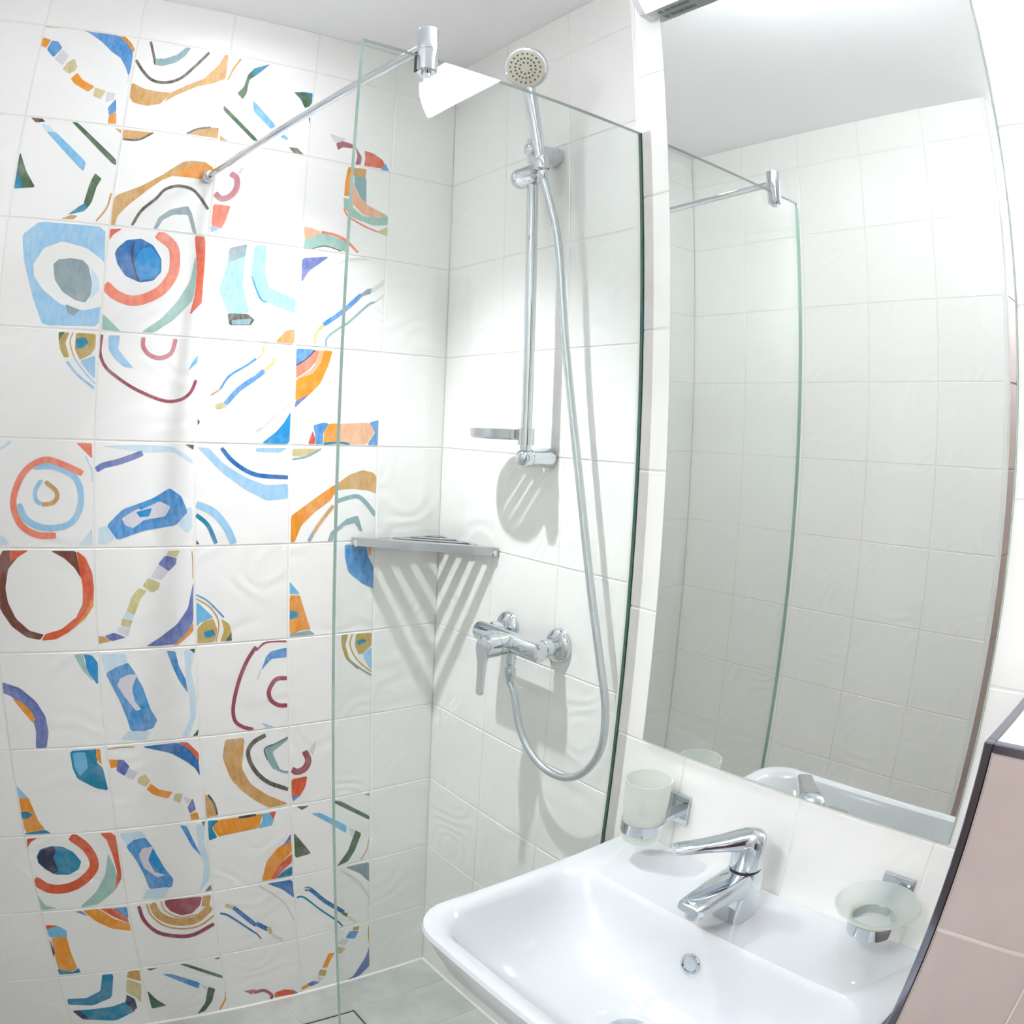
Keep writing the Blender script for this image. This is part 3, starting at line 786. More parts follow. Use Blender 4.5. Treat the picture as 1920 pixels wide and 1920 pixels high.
# row 9
G_.p('rd', (203, 530), (280, 525), (230, 555), (207, 600)).p('te', (275, 660), (300, 610), (380, 585), (470, 590), (550, 630), (610, 700), (590, 760), (520, 800), (420, 800), (340, 760), (285, 710)).p('nv', (280, 660), (310, 612), (400, 588), (420, 620), (400, 680), (440, 770), (400, 795), (340, 755), (290, 710)).s('rd', 68, (530, 510), (640, 590), (702, 690), (692, 770), (600, 860), (480, 905), (360, 900), (258, 840))
G_.p('pg', (810, 640), (860, 740), (880, 820), (860, 920), (740, 1020), (600, 1046), (720, 930), (790, 800)).p('rd', (750, 490), (830, 482), (868, 510), (915, 820), (860, 920), (880, 780), (840, 640), (800, 540)).p('pg', (282, 950), (340, 1030), (430, 1052), (312, 1066))
G_.p('pb', (892, 492), (1060, 474), (1100, 520), (960, 590)).p('bl', (945, 590), (1000, 540), (1090, 520), (1150, 600), (1210, 720), (1300, 830), (1290, 890), (1200, 915), (1120, 905), (1080, 800), (1020, 690)).p('li', (1040, 650), (1070, 600), (1150, 590), (1110, 690), (1160, 780), (1240, 800), (1180, 820), (1080, 750)).p('bb', (1145, 605), (1200, 690), (1260, 795), (1200, 790), (1120, 690)).p('pb', (1100, 910), (1270, 890), (1240, 970), (1065, 985))
G_.p('pb', (1470, 424), (1536, 415), (1530, 560), (1580, 720), (1570, 840), (1490, 935), (1520, 840), (1530, 720), (1490, 620)).p('bl', (1350, 430), (1400, 435), (1450, 540), (1510, 660), (1440, 590), (1380, 480)).p('gn', (1512, 405), (1536, 398), (1530, 440)).p('gn', (1580, 875), (1586, 915), (1535, 925))
G_.p('te', (1558, 395), (1640, 392), (1590, 450), (1630, 520), (1567, 545)).p('or_', (1640, 390), (1920, 350), (1970, 344), (1940, 450), (1700, 500), (1640, 515), (1595, 450)).s('nv', 18, (1790, 372), (1920, 352))
H.p('sk', (45, 345), (105, 335), (135, 380), (120, 430), (15, 455), (50, 390)).p('rd', (100, 332), (150, 324), (130, 390), (115, 360)).p('or_', (262, 535), (270, 625), (180, 720), (110, 838), (42, 848), (80, 700), (160, 600)).p('pu', (262, 492), (262, 540), (190, 600)).p('rd', (270, 640), (271, 705), (200, 770), (150, 830), (110, 836), (170, 730)).p('te', (271, 735), (272, 805), (150, 828), (210, 770))
H.p('dk', (302, 290), (400, 282), (345, 315)).p('gn', (585, 243), (640, 250), (853, 360), (850, 390), (590, 265)).p('sk', (415, 340), (480, 335), (680, 430), (675, 490), (560, 420)).p('pb', (690, 450), (740, 460), (720, 520)).p('gn', (284, 485), (340, 550), (415, 640), (292, 676)).p('dk', (284, 485), (330, 560), (400, 640), (330, 620)).p('gn', (745, 465), (790, 490), (740, 620), (690, 700), (605, 738), (690, 620), (720, 540)).s('ta', 9, (850, 520), (830, 610), (785, 690)).p('gy', (810, 195), (853, 188), (850, 210))
# row 10
G_.p('rd', (342, 1178), (440, 1182), (350, 1212)).p('sk', (350, 1210), (440, 1185), (500, 1220), (505, 1270), (370, 1270)).p('or_', (385, 1275), (500, 1265), (530, 1380), (580, 1500), (530, 1530), (440, 1510), (410, 1400)).p('nv', (370, 1280), (412, 1380), (402, 1420)).p('te', (430, 1505), (540, 1530), (590, 1500), (608, 1535), (445, 1550))
G_.p('bl', (850, 1050), (953, 1040), (964, 1130), (900, 1090)).p('rd', (750, 1056), (850, 1052), (960, 1130), (968, 1165), (860, 1120)).p('or_', (620, 1070), (740, 1056), (850, 1130), (976, 1170), (983, 1220), (840, 1205), (720, 1150)).p('pu', (562, 1076), (610, 1072), (660, 1110))
G_.p('ma', (1235, 990), (1515, 962), (1500, 1030), (1440, 1090), (1360, 1105), (1280, 1075), (1240, 1030)).s('ta', 56, (1140, 1015), (1180, 1090), (1260, 1140), (1370, 1155), (1480, 1130), (1580, 1040)).s('ma', 28, (1040, 1035), (1080, 1140), (1180, 1230), (1320, 1260), (1450, 1250), (1605, 1168)).s('ta', 12, (1100, 1020), (1130, 1100), (1230, 1180), (1370, 1205), (1500, 1180), (1605, 1105)).s('ta', 9, (1205, 1000), (1240, 1070), (1350, 1120), (1480, 1095)).p('ta', (1520, 960), (1582, 952), (1570, 1030), (1510, 1040))
G_.s('ol', 30, (1690, 1030), (1760, 1050)).s('db', 34, (1750, 1045), (1920, 1180)).s('db', 15, (1650, 1090), (1720, 1110), (1920, 1240))
H.s('db', 34, (0, 1165), (90, 1210)).p('ol', (75, 1200), (110, 1190), (125, 1240), (100, 1250)).s('pl', 28, (120, 1250), (200, 1292)).s('dk', 10, (0, 1235), (40, 1280)).p('db', (80, 866), (272, 836), (286, 975), (200, 910)).s('pl', 14, (20, 884), (120, 940), (220, 1020), (286, 1140))
H.s('db', 32, (365, 908), (410, 912), (520, 1000), (660, 1080)).s('te', 14, (305, 970), (360, 970), (480, 1060), (600, 1140), (650, 1185)).p('gn', (640, 1075), (690, 1090), (680, 1120), (645, 1095)).p('pl', (680, 1110), (705, 1110), (760, 1160), (730, 1160)).p('gy', (668, 744), (850, 704), (850, 855), (780, 790)).s('pl', 10, (640, 772), (760, 840), (840, 960), (850, 1040)).s('ol', 12, (365, 905), (405, 905))
# row 11
G_.p('te', (765, 1550), (850, 1545), (840, 1720), (700, 1780), (512, 1775), (504, 1732), (650, 1725), (755, 1670)).p('te', (540, 1820), (680, 1810), (840, 1790), (950, 1750), (1020, 1820), (870, 1895), (620, 1885)).p('nv', (545, 1822), (600, 1820), (680, 1888), (622, 1885)).p('nv', (950, 1700), (1010, 1730), (1030, 1800), (1000, 1820), (940, 1760)).p('ta', (960, 1525), (1045, 1515), (1060, 1600), (950, 1570)).p('ol', (950, 1580), (1062, 1620), (1058, 1760), (1020, 1720), (945, 1680))
G_.p('dk', (1097, 1505), (1185, 1497), (1130, 1520)).p('bl', (1215, 1545), (1290, 1545), (1500, 1610), (1490, 1655)).p('pb', (1500, 1620), (1555, 1640), (1540, 1665)).p('gn', (1340, 1470), (1400, 1468), (1668, 1555), (1670, 1580)).p('gn', (1104, 1668), (1180, 1740), (1250, 1780), (1138, 1806)).p('gn', (1560, 1640), (1615, 1655), (1590, 1750), (1540, 1820), (1478, 1846), (1540, 1760)).s('or_', 13, (1690, 1680), (1690, 1730), (1648, 1812)).p('dk', (1600, 1428), (1648, 1420), (1640, 1434))
G_.p('pk', (1825, 1672), (1920, 1658), (1890, 1700))
H.s('ma', 24, (-15, 1685), (60, 1668), (118, 1702), (110, 1732)).p('rd', (140, 1684), (210, 1660), (280, 1664), (318, 1690), (230, 1704), (140, 1720)).p('bl', (282, 1664), (322, 1690), (292, 1692))
H.p('ta', (730, 1192), (775, 1184), (770, 1215), (725, 1220)).p('bl', (700, 1225), (770, 1220), (740, 1280), (670, 1275)).p('li', (650, 1280), (700, 1290), (660, 1330), (610, 1310)).p('ol', (605, 1340), (675, 1350), (640, 1390), (600, 1390)).p('or_', (545, 1390), (590, 1385), (560, 1440), (530, 1500), (495, 1495)).p('go', (480, 1510), (530, 1515), (520, 1560), (465, 1555)).p('li', (460, 1560), (510, 1575), (470, 1600)).p('pu', (430, 1595), (480, 1605), (410, 1640), (380, 1620)).p('or_', (380, 1620), (400, 1640), (340, 1668), (342, 1645))
H.p('pu', (853, 1330), (853, 1480), (780, 1555), (645, 1608), (730, 1560), (820, 1420)).s('ta', 9, (848, 1180), (843, 1250), (852, 1320))

for key, lays in ART.items():
    mb, used = MB(), []
    for i, (col, pc) in enumerate(lays):
        if col not in used:
            used.append(col)
        yy = -0.00022 - 0.000012 * i
        mb.add([(x, yy, z) for x, z in pc], [tuple(range(len(pc)))], used.index(col))
    cx, cz = (key[0] + key[1]) / 2, (key[2] + key[3]) / 2
    mb.v = [(x - cx, z - cz, -y) for x, y, z in mb.v]          # into the tile's own axes
    o = mb.build('painted_motif', [PM[c] for c in used], None, fix=False)
    o.parent = back_tiles[key]
# ------------------------------------------------------------------ shower screen
xw, xf, ztop = -D, -0.597, 1.905
scr = thing('shower_screen', 'frameless clear glass shower screen with chrome support bar', 'shower screen', (-0.36, GLASS_Y, 0))
ya, yb = GLASS_Y - 0.004, GLASS_Y + 0.004
g = MB()
v = [(x, y, z) for x in (xf, xw) for y in (ya, yb) for z in (0.0, ztop)]
g.add(v, [(0, 4, 5, 1)], 0)
g.add(v, [(2, 3, 7, 6)], 0)
g.add(v, [(0, 1, 3, 2)], 1)
g.add(v, [(1, 5, 7, 3)], 3)
g.add(v, [(4, 6, 7, 5)], 2)
g.add(v, [(0, 2, 6, 4)], 2)
g.build('glass_panel', [M['glass'], M['glass_edge'], M['glass_edge_dark'], M['glass_edge_top']], scr)
MB().box((xw - 0.0016, GLASS_Y - 0.0225, 0.002), (xw - 0.0002, ya, ztop)).build('added_shade_strip', M['shade_strip'], scr)  # added tinted strip, darkens the wall like a faint shadow band beside the glass
P0, P1 = np.array((-0.578, 0.0, 1.92)), np.array((-0.509, GLASS_Y - 0.003, 1.922))
MB().cyl(P0 + (P1 - P0) * 0.012, P1, 0.0062, seg=20).build('support_bar', M['chrome'], scr)
MB().lathe(P0 - np.array((0, 0.0008, 0)), (0, -1, 0), [(0.0125, 0), (0.0125, 0.010), (0.0105, 0.014), (0.0085, 0.016), (0.0085, 0.022), (0.007, 0.023)], 28).build('wall_flange', M['chrome'], scr)
cl = P1.copy()
clamp = MB().lathe((cl[0], cl[1], 1.882), (0, 0, 1), [(0.0115, 0), (0.0135, 0.002), (0.0135, 0.030), (0.0131, 0.0305), (0.0131, 0.0315), (0.0135, 0.032), (0.0135, 0.061), (0.0125, 0.063), (0.0085, 0.0635)], 32).build('glass_clamp', M['chrome'], scr)
MB().box((cl[0] - 0.0138, cl[1] + 0.002, 1.8815), (cl[0] - 0.0122, cl[1] + 0.0065, 1.91)).build('clamp_gasket', M['black'], clamp)
MB().cyl((cl[0], cl[1], 1.877), (cl[0], cl[1], 1.8822), 0.0065, seg=20).build('clamp_screw', M['chrome'], clamp)

# ------------------------------------------------------------------ corner shelf
SZ, S = 1.205, 0.226
shelf = thing('corner_shelf', 'slatted chrome corner shelf in the shower', 'shelf', (-0.07, -0.07, SZ))
h0, h1 = SZ - 0.013, SZ + 0.004


def diag_bar(dist, w, z0, z1, inset, bev=0.0):
    """bar parallel to the shelf front; dist = x-leg of its outer edge"""
    a = dist
    b_ = dist - w * math.sqrt(2)
    pts = [(-a + inset, -inset), (-inset, -a + inset), (-inset, -b_ + inset), (-b_ + inset, -inset)]
    mb = MB()
    vs = [(x, y, z) for z in (z0, z1) for x, y in pts]
    mb.add(vs, [(0, 1, 2, 3), (7, 6, 5, 4), (0, 4, 5, 1), (1, 5, 6, 2), (2, 6, 7, 3), (3, 7, 4, 0)])
    return mb


diag_bar(S, 0.013, h0, h1, 0.0035).build('front_rail', M['chrome'], shelf)
for dist in (0.186, 0.140, 0.094, 0.050):
    diag_bar(dist, 0.0165, SZ - 0.006, SZ + 0.0, 0.0095).build('slat', M['chrome'], shelf)
MB().box((-S + 0.006, -0.0125, h0), (-0.001, -0.0006, h1 - 0.004)).build('side_rail', M['chrome'], shelf)
MB().box((-0.0125, -S + 0.006, h0), (-0.0006, -0.0125, h1 - 0.004)).build('side_rail', M['chrome'], shelf)
MB().cyl((-0.0065, -S + 0.0085, h0 - 0.003), (-0.0065, -S + 0.0085, h0 + 0.0005), 0.0035, seg=16).build('fixing_screw', M['chrome_soft'], shelf)
MB().cyl((-S + 0.012, -0.0065, h0 - 0.003), (-S + 0.012, -0.0065, h0 + 0.0005), 0.0035, seg=16).build('fixing_screw', M['chrome_soft'], shelf)

# ------------------------------------------------------------------ slide rail
RX, RY = -0.062, -0.364
rail = thing('slide_rail', 'tall chrome shower slide rail on the tiled wall', 'shower rail', (0, RY, 1.395))
MB().cyl((RX, RY, 1.385), (RX, RY, 2.0), 0.0105, seg=24).build('rail_tube', M['chrome'], rail)
for z in (1.398, 1.978):
    br = MB().lathe((-0.0002, RY, z), (-1, 0, 0), [(0.017, 0), (0.019, 0.003), (0.0185, 0.012), (0.0165, 0.030), (0.0165, 0.052), (0.0155, 0.0535), (0.0155, 0.055), (0.0172, 0.0565), (0.0172, 0.062), (0.0160, 0.069), (0.0130, 0.0745), (0.0080, 0.078), (0.0005, 0.0795)], 32).build('wall_bracket', M['chrome'], rail)
sl = MB().lathe((RX - 0.002, RY + 0.046, 1.926), (0, -1, 0), [(0.010, 0), (0.0165, 0.002), (0.0198, 0.007), (0.0205, 0.013), (0.0205, 0.016), (0.0195, 0.0165), (0.0195, 0.018), (0.0205, 0.0185), (0.0205, 0.062), (0.019, 0.067), (0.012, 0.070)], 32).build('slider', M['chrome'], rail)
HB = np.array((-0.0735, -0.406, 1.922))       # bottom of the handle
HC = np.array((-0.124, -0.4155, 2.118))       # centre of the spray face
hn = np.array((-0.70, -0.56, -0.45))
hn /= np.linalg.norm(hn)
hu = np.array((0, 0, 1.0)) - hn * hn[2]
hu /= np.linalg.norm(hu)
hw = np.cross(hn, hu)
HT = HC - hn * 0.0145 - hu * 0.034            # top of the handle, under the head
hd = (HT - HB) / np.linalg.norm(HT - HB)
hp = HB + hd * 0.014
MB().lathe(hp - hd * 0.011, hd, [(0.0125, 0), (0.0152, 0.002), (0.0165, 0.022), (0.0158, 0.0235), (0.0128, 0.0235), (0.0122, 0.002)], 28, cap0=False, cap1=False).build('handset_cradle', M['chrome'], rail)
MB().cyl((RX - 0.002, RY - 0.012, 1.927), hp + np.array((0.003, 0.012, 0)), 0.0105, seg=20).build('cradle_neck', M['chrome'], rail)

# hand shower in the cradle
hs = thing('hand_shower', 'round chrome hand shower resting in the rail cradle', 'shower head', tuple(HB))
MB().lathe(HB, hd, [(0.0085, 0), (0.0105, 0.003), (0.0108, 0.03), (0.0115, 0.07), (0.0125, 0.13), (0.0125, np.linalg.norm(HT - HB) + 0.004)], 28).build('handle', M['chrome'], hs)
head = MB().lathe(HC - hn * 0.024, hn, [(0.012, 0), (0.028, 0.001), (0.037, 0.003), (0.0412, 0.007), (0.0418, 0.012), (0.0412, 0.0205), (0.0398, 0.0232), (0.0365, 0.0240)], 48).build('head', M['chrome'], hs)
face = MB().lathe(HC, hn, [(0.0362, -0.001), (0.0362, 0.0006), (0.0345, 0.0012), (0.001, 0.0016)], 48).build('spray_face', M['spray'], hs)
noz = None
for rad, cnt, ph in ((0.0112, 9, 0.2), (0.0195, 18, 0.0), (0.0285, 19, 0.1)):
    for k in range(cnt):
        a = ph + 2 * math.pi * k / cnt
        c = HC + hn * 0.001 + (hu * math.cos(a) + hw * math.sin(a)) * rad
        nd = MB().cyl(c, c + hn * 0.0018, 0.0021, 0.0017, seg=8).build('nozzle', M['nozzle'], face)

# hose
hpx = [(1046, 450), (1060, 640), (1080, 840), (1105, 1080), (1125, 1240), (1135, 1330), (1126, 1405), (1092, 1450), (1048, 1456), (1005, 1425), (976, 1370), (963, 1300)]
hx = [-0.052, -0.045, -0.040, -0.038, -0.038, -0.040, -0.045, -0.05, -0.055, -0.06, -0.062, -0.063]
hpts = [HB + hd * 0.002, HB - hd * 0.02] + [hit(x, y, 0, q) for (x, y), q in zip(hpx, hx)]
hend = np.array((-0.064, -0.3555, 0.995))
hpts += [hend - np.array((0, 0, 0.02)), hend]
hose = thing('shower_hose', 'silver flexible shower hose looping from handset to mixer', 'hose', tuple(hend))
MB().tube(spline(hpts, 10), 0.0072, 14).build('hose_tube', M['hose'], hose)
MB().lathe(HB + hd * 0.001, -hd, [(0.0095, 0), (0.0100, 0.002), (0.0092, 0.010), (0.0078, 0.014)], 20).build('cone_nut', M['chrome'], hose)
MB().lathe(hend + np.array((0, 0, 0.006)), (0, 0, -1), [(0.0105, 0), (0.0112, 0.002), (0.0112, 0.012), (0.0095, 0.02), (0.0078, 0.026)], 20).build('hose_nut', M['chrome_soft'], hose)

# soap dish clipped on the rail
sd = thing('rail_soap_dish', 'shallow chrome soap dish clipped low on the slide rail', 'soap dish', (RX, -0.285, 1.43))
ov = lambda rx, ry, z, n=40: [(-0.066 + rx * math.cos(a), -0.283 + ry * math.sin(a), z) for a in [2 * math.pi * i / n for i in range(n)]]
MB().rings([ov(0.024, 0.056, 1.436), ov(0.033, 0.066, 1.430), ov(0.0365, 0.0695, 1.433), ov(0.0375, 0.071, 1.449), ov(0.0355, 0.069, 1.449), ov(0.033, 0.065, 1.438), ov(0.024, 0.056, 1.4375)], cap0=False, cap1=False).build('dish_rim', M['chrome_soft'], sd)
ua, ub = np.array((0.55, -0.835)), np.array((0.835, 0.55))
base = [np.array((p[0], p[1])) for p in ov(0.034, 0.0665, 0)]
cuts = [-0.2, -0.016, -0.0, 0.016, 0.2]
for c0, c1 in zip(cuts[:-1], cuts[1:]):
    q = [p - np.array((-0.066, -0.283)) for p in base]
    for lim, sg in ((c0 + 0.0016, 1), (c1 - 0.0016, -1)):
        o2 = []
        for i in range(len(q)):
            p_, n_ = q[i], q[(i + 1) % len(q)]
            dp, dn = (p_ @ ub - lim) * sg, (n_ @ ub - lim) * sg
            if dp >= 0:
                o2.append(p_)
            if (dp >= 0) != (dn >= 0):
                o2.append(p_ + (n_ - p_) * dp / (dp - dn))
        q = o2
    MB().rings([[(p[0] - 0.066, p[1] - 0.283, z) for p in q] for z in (1.434, 1.437)], smooth=False).build('dish_plate', M['chrome_soft'], sd)
MB().lathe((RX, RY, 1.422), (0, 0, 1), [(0.0108, 0), (0.0150, 0), (0.0150, 0.030), (0.0108, 0.030)], 28, cap0=False, cap1=False).build('rail_clip', M['chrome'], sd)

# ------------------------------------------------------------------ shower mixer
MZ = 1.047
mx = thing('shower_mixer', 'chrome single-lever shower mixer on the shower wall', 'tap', (0, -0.342, MZ))
for y in (-0.264, -0.418):
    zr = 1.052
    MB().lathe((-0.0002, y, zr), (-1, 0, 0), [(0.0335, 0), (0.0335, 0.003), (0.031, 0.008), (0.024, 0.013), (0.017, 0.015)], 36).build('rosette', M['chrome'], mx)
    MB().lathe((-0.012, y, zr), (-1, 0, 0), [(0.013, 0), (0.013, 0.014), (0.0165, 0.015), (0.0165, 0.028), (0.015, 0.030)], 28).build('union_nut', M['chrome'], mx)
MB().lathe((-0.058, -0.243, MZ + 0.003), (0, -1, 0), [(0.014, 0), (0.0185, 0.003), (0.0195, 0.008), (0.0195, 0.186), (0.0175, 0.192), (0.012, 0.194)], 36).build('body', M['chrome'], mx)
MB().lathe((-0.056, -0.343, MZ), (-1, 0, 0), [(0.0205, 0), (0.0205, 0.034), (0.0195, 0.0345), (0.0195, 0.036), (0.0215, 0.0365), (0.0220, 0.060), (0.021, 0.066), (0.017, 0.069)], 36).build('cartridge_housing', M['chrome'], mx)
lx = -0.121
ring = lambda z, w, x0, x1, n=6: [(x0, -0.343 - w, z), (x0, -0.343 + w, z), (x1, -0.343 + w, z), (x1, -0.343 - w, z)]
MB().rings([ring(1.060, 0.012, lx - 0.003, lx + 0.004), ring(1.045, 0.0165, lx - 0.005, lx + 0.004), ring(1.030, 0.0135, lx - 0.005, lx + 0.004), ring(1.015, 0.0092, lx - 0.005, lx + 0.003), ring(0.975, 0.0085, lx - 0.005, lx + 0.001), ring(0.958, 0.0085, lx - 0.006, lx), ring(0.953, 0.0055, lx - 0.006, lx)], smooth=True).build('lever', M['chrome_soft'], mx)
MB().lathe((-0.064, -0.3555, MZ - 0.012), (0, 0, -1), [(0.0105, 0), (0.0105, 0.024), (0.009, 0.026), (0.009, 0.034)], 24).build('hose_outlet', M['chrome'], mx)

# ------------------------------------------------------------------ mirror
mir = thing('wall_mirror', 'tall frameless rectangular mirror above the washbasin', 'mirror', (-D, -1.006, 1.005))
xm = -D - 0.006
ymL, ymR, zm0, zm1 = -0.756, -1.256, 1.006, 2.0938
g = MB().box((xm + 0.0004, ymR, zm0), (-D - 0.0002, ymL, zm1))
g.build('mirror_edge', M['mirror_edge'], mir)
MB().add([(xm, ymR + 0.001, zm0 + 0.001), (xm, ymL - 0.001, zm0 + 0.001), (xm, ymL - 0.001, zm1), (xm, ymR + 0.001, zm1)], [(0, 1, 2, 3)]).build('mirror_face', M['mirror'], mir, fix=False)

# ------------------------------------------------------------------ washbasin
def rrect(x0, x1, y0, y1, r_, z, k=7, m_=6):
    """rounded rectangle, same vertex count for every ring; r_ = radii (front-left, front-right, back-right, back-left)"""
    pts = []
    cor = [((x0 + r_[0], y1 - r_[0]), r_[0], math.pi / 2), ((x0 + r_[1], y0 + r_[1]), r_[1], math.pi),
           ((x1 - r_[2], y0 + r_[2]), r_[2], 1.5 * math.pi), ((x1 - r_[3], y1 - r_[3]), r_[3], 2 * math.pi)]
    arcs = []
    for (c, q, a0) in cor:
        arcs.append([(c[0] + q * math.cos(a0 + math.pi / 2 * i / k), c[1] + q * math.sin(a0 + math.pi / 2 * i / k)) for i in range(k + 1)])
    for i in range(4):
        pts += arcs[i]
        a, b_ = arcs[i][-1], arcs[(i + 1) % 4][0]
        pts += [(a[0] + (b_[0] - a[0]) * j / m_, a[1] + (b_[1] - a[1]) * j / m_) for j in range(1, m_)]
    return [(x, y, z) for x, y in pts]


BXF, BYL, BYR, BZT = -0.533, -0.757, -1.296, 0.848
wb = thing('washbasin', 'white ceramic washbasin with a wide rounded bowl', 'washbasin', (-0.33, -1.02, 0.70))
xb = -D - 0.0004
out = [rrect(-0.36, xb, -1.20, -0.86, (0.10, 0.10, 0.004, 0.004), 0.690),
       rrect(-0.42, xb, -1.235, -0.82, (0.10, 0.10, 0.004, 0.004), 0.700),
       rrect(-0.475, xb, -1.265, -0.790, (0.09, 0.09, 0.004, 0.004), 0.735),
       rrect(-0.512, xb, -1.283, -0.770, (0.075, 0.075, 0.004, 0.004), 0.785),
       rrect(-0.529, xb, -1.293, -0.760, (0.062, 0.062, 0.004, 0.004), 0.832),
       rrect(-0.533, xb, -1.296, -0.757, (0.06, 0.06, 0.004, 0.004), 0.840),
       rrect(-0.531, xb, -1.294, -0.759, (0.058, 0.058, 0.004, 0.004), 0.8465),
       rrect(-0.526, xb - .001, -1.289, -0.764, (0.054, 0.054, 0.004, 0.004), BZT),
       rrect(-0.518, -0.259, -1.276, -0.775, (0.052, 0.052, 0.05, 0.05), BZT),
       rrect(-0.511, -0.262, -1.270, -0.781, (0.052, 0.052, 0.05, 0.05), 0.8455),
       rrect(-0.505, -0.2655, -1.264, -0.787, (0.055, 0.055, 0.052, 0.052), 0.838),
       rrect(-0.497, -0.270, -1.254, -0.800, (0.06, 0.06, 0.055, 0.055), 0.815),
       rrect(-0.487, -0.275, -1.240, -0.822, (0.065, 0.065, 0.06, 0.06), 0.785),
       rrect(-0.472, -0.283, -1.215, -0.860, (0.07, 0.07, 0.065, 0.065), 0.757),
       rrect(-0.450, -0.300, -1.165, -0.915, (0.065, 0.065, 0.065, 0.065), 0.740),
       rrect(-0.420, -0.335, -1.085, -0.965, (0.04, 0.04, 0.04, 0.04), 0.733)]
mbw = MB().rings(out, smooth=True)
mbw.build('basin', M['ceramic'], wb)
MB().lathe((-0.2735, -1.0155, 0.7975), (-1, 0, 0.17), [(0.0155, -0.004), (0.0155, 0.0015), (0.0142, 0.003), (0.0118, 0.0035), (0.0112, 0.001)], 32).build('overflow_ring', M['chrome'], wb)
MB().lathe((-0.378, -1.022, 0.7325), (0, 0, 1), [(0.032, 0), (0.032, 0.002), (0.028, 0.004), (0.002, 0.0045)], 36).build('drain_plug', M['chrome'], wb)

# basin mixer tap
fy, fxc = -1.018, -0.203
tap = thing('basin_tap', 'chrome single-lever tap standing on the washbasin', 'tap', (fxc, fy, BZT))


def sec(x0, x1, hw_, z, r_=0.008):
    return rrect(x0, x1, fy - hw_, fy + hw_, (r_, r_, r_, r_), z, 4, 2)


MB().rings([sec(-0.226, -0.180, 0.0225, BZT + 0.0004), sec(-0.226, -0.180, 0.0225, BZT + 0.012), sec(-0.225, -0.1815, 0.022, BZT + 0.045), sec(-0.226, -0.1825, 0.0215, BZT + 0.062), sec(-0.2255, -0.1835, 0.0212, BZT + 0.076, 0.02)]).build('body', M['chrome'], tap)
# spout: tapering beam leaning out over the bowl
def sps(x, zt, zb, hw_):
    n, pts = 20, []
    for i in range(n):
        a = 2 * math.pi * i / n
        cy, sz = math.cos(a), math.sin(a)
        cy = math.copysign(abs(cy) ** 0.45, cy)
        sz = math.copysign(abs(sz) ** 0.45, sz)
        pts.append((x, fy + hw_ * cy, (zt + zb) / 2 + (zt - zb) / 2 * sz))
    return pts


MB().rings([sps(-0.186, BZT + 0.078, BZT + 0.030, 0.0205), sps(-0.205, BZT + 0.078, BZT + 0.032, 0.0215), sps(-0.230, BZT + 0.077, BZT + 0.040, 0.0215), sps(-0.262, BZT + 0.074, BZT + 0.047, 0.0205), sps(-0.295, BZT + 0.070, BZT + 0.052, 0.0192), sps(-0.308, BZT + 0.068, BZT + 0.0535, 0.0180), sps(-0.3125, BZT + 0.066, BZT + 0.056, 0.016)]).build('spout', M['chrome'], tap)
MB().cyl((-0.296, fy, BZT + 0.056), (-0.298, fy, BZT + 0.0425), 0.0115, seg=24, bev=0.001).build('aerator', M['chrome_soft'], tap)
MB().cyl((fxc, fy, BZT + 0.072), (fxc, fy, BZT + 0.0795), 0.0205, seg=36).build('gap_ring', M['black'], tap)
lev = MB().lathe((fxc, fy, BZT + 0.0795), (0, 0, 1), [(0.0212, 0), (0.0218, 0.002), (0.0218, 0.038), (0.0208, 0.0445), (0.016, 0.0495), (0.009, 0.052), (0.0008, 0.053)], 40).build('lever_hub', M['chrome'], tap)
la = []
for t, w_, hh in ((0.0, 0.0165, 0.0130), (0.018, 0.0160, 0.0115), (0.035, 0.0145, 0.0090), (0.060, 0.0125, 0.0070), (0.091, 0.0118, 0.0058), (0.096, 0.0110, 0.0042)):
    dx, dy = -0.81, 0.586                      # lever swung towards the shower
    cx, cy, cz = fxc + dx * (t + 0.004), fy + dy * (t + 0.004), BZT + 0.1195 - t * 0.07
    la.append([(cx - dy * q_, cy + dx * q_, cz + hh * math.copysign(abs(math.sin(a)) ** 0.6, math.sin(a)))
               for a, q_ in [(2 * math.pi * i / 20, w_ * math.copysign(abs(math.cos(2 * math.pi * i / 20)) ** 0.6, math.cos(2 * math.pi * i / 20))) for i in range(20)]])
MB().rings(la).build('lever', M['chrome'], tap)
MB().cyl((-0.1765, fy, BZT), (-0.1765, fy, BZT + 0.058), 0.002, seg=10).build('pop_up_rod', M['chrome'], tap)

# ------------------------------------------------------------------ tumbler and its holder
th = thing('tumbler_holder', 'chrome wall holder with square plate and ring left of the tap', 'holder', (-D, -0.84, 0.92))
tc = np.array((-0.188, -0.826))
pl = MB().box((-D - 0.006, -0.860, 0.896), (-D - 0.0003, -0.820, 0.943), 0.001).build('wall_plate', M['chrome'], th)
MB().box((-0.163, -0.849, 0.909), (-D - 0.005, -0.831, 0.9175), 0.001).build('arm', M['chrome'], th)
MB().lathe((tc[0], tc[1], 0.9005), (0, 0, 1), [(0.0302, 0), (0.0318, 0), (0.0322, 0.017), (0.0306, 0.017)], 44, cap0=False, cap1=False).build('ring', M['chrome'], th)
tum = MB().lathe((tc[0], tc[1], 0.884), (0, 0, 1), [(0.0005, 0), (0.024, 0), (0.0275, 0.003), (0.0296, 0.017), (0.0300, 0.035), (0.0318, 0.060), (0.0335, 0.098), (0.0318, 0.098), (0.0300, 0.060), (0.0285, 0.030), (0.0255, 0.006), (0.0005, 0.005)], 44, cap0=False, cap1=False).build('tumbler', M['frosted'])
tag(tum, 'frosted glass tumbler standing in the ring of the wall holder', 'tumbler')

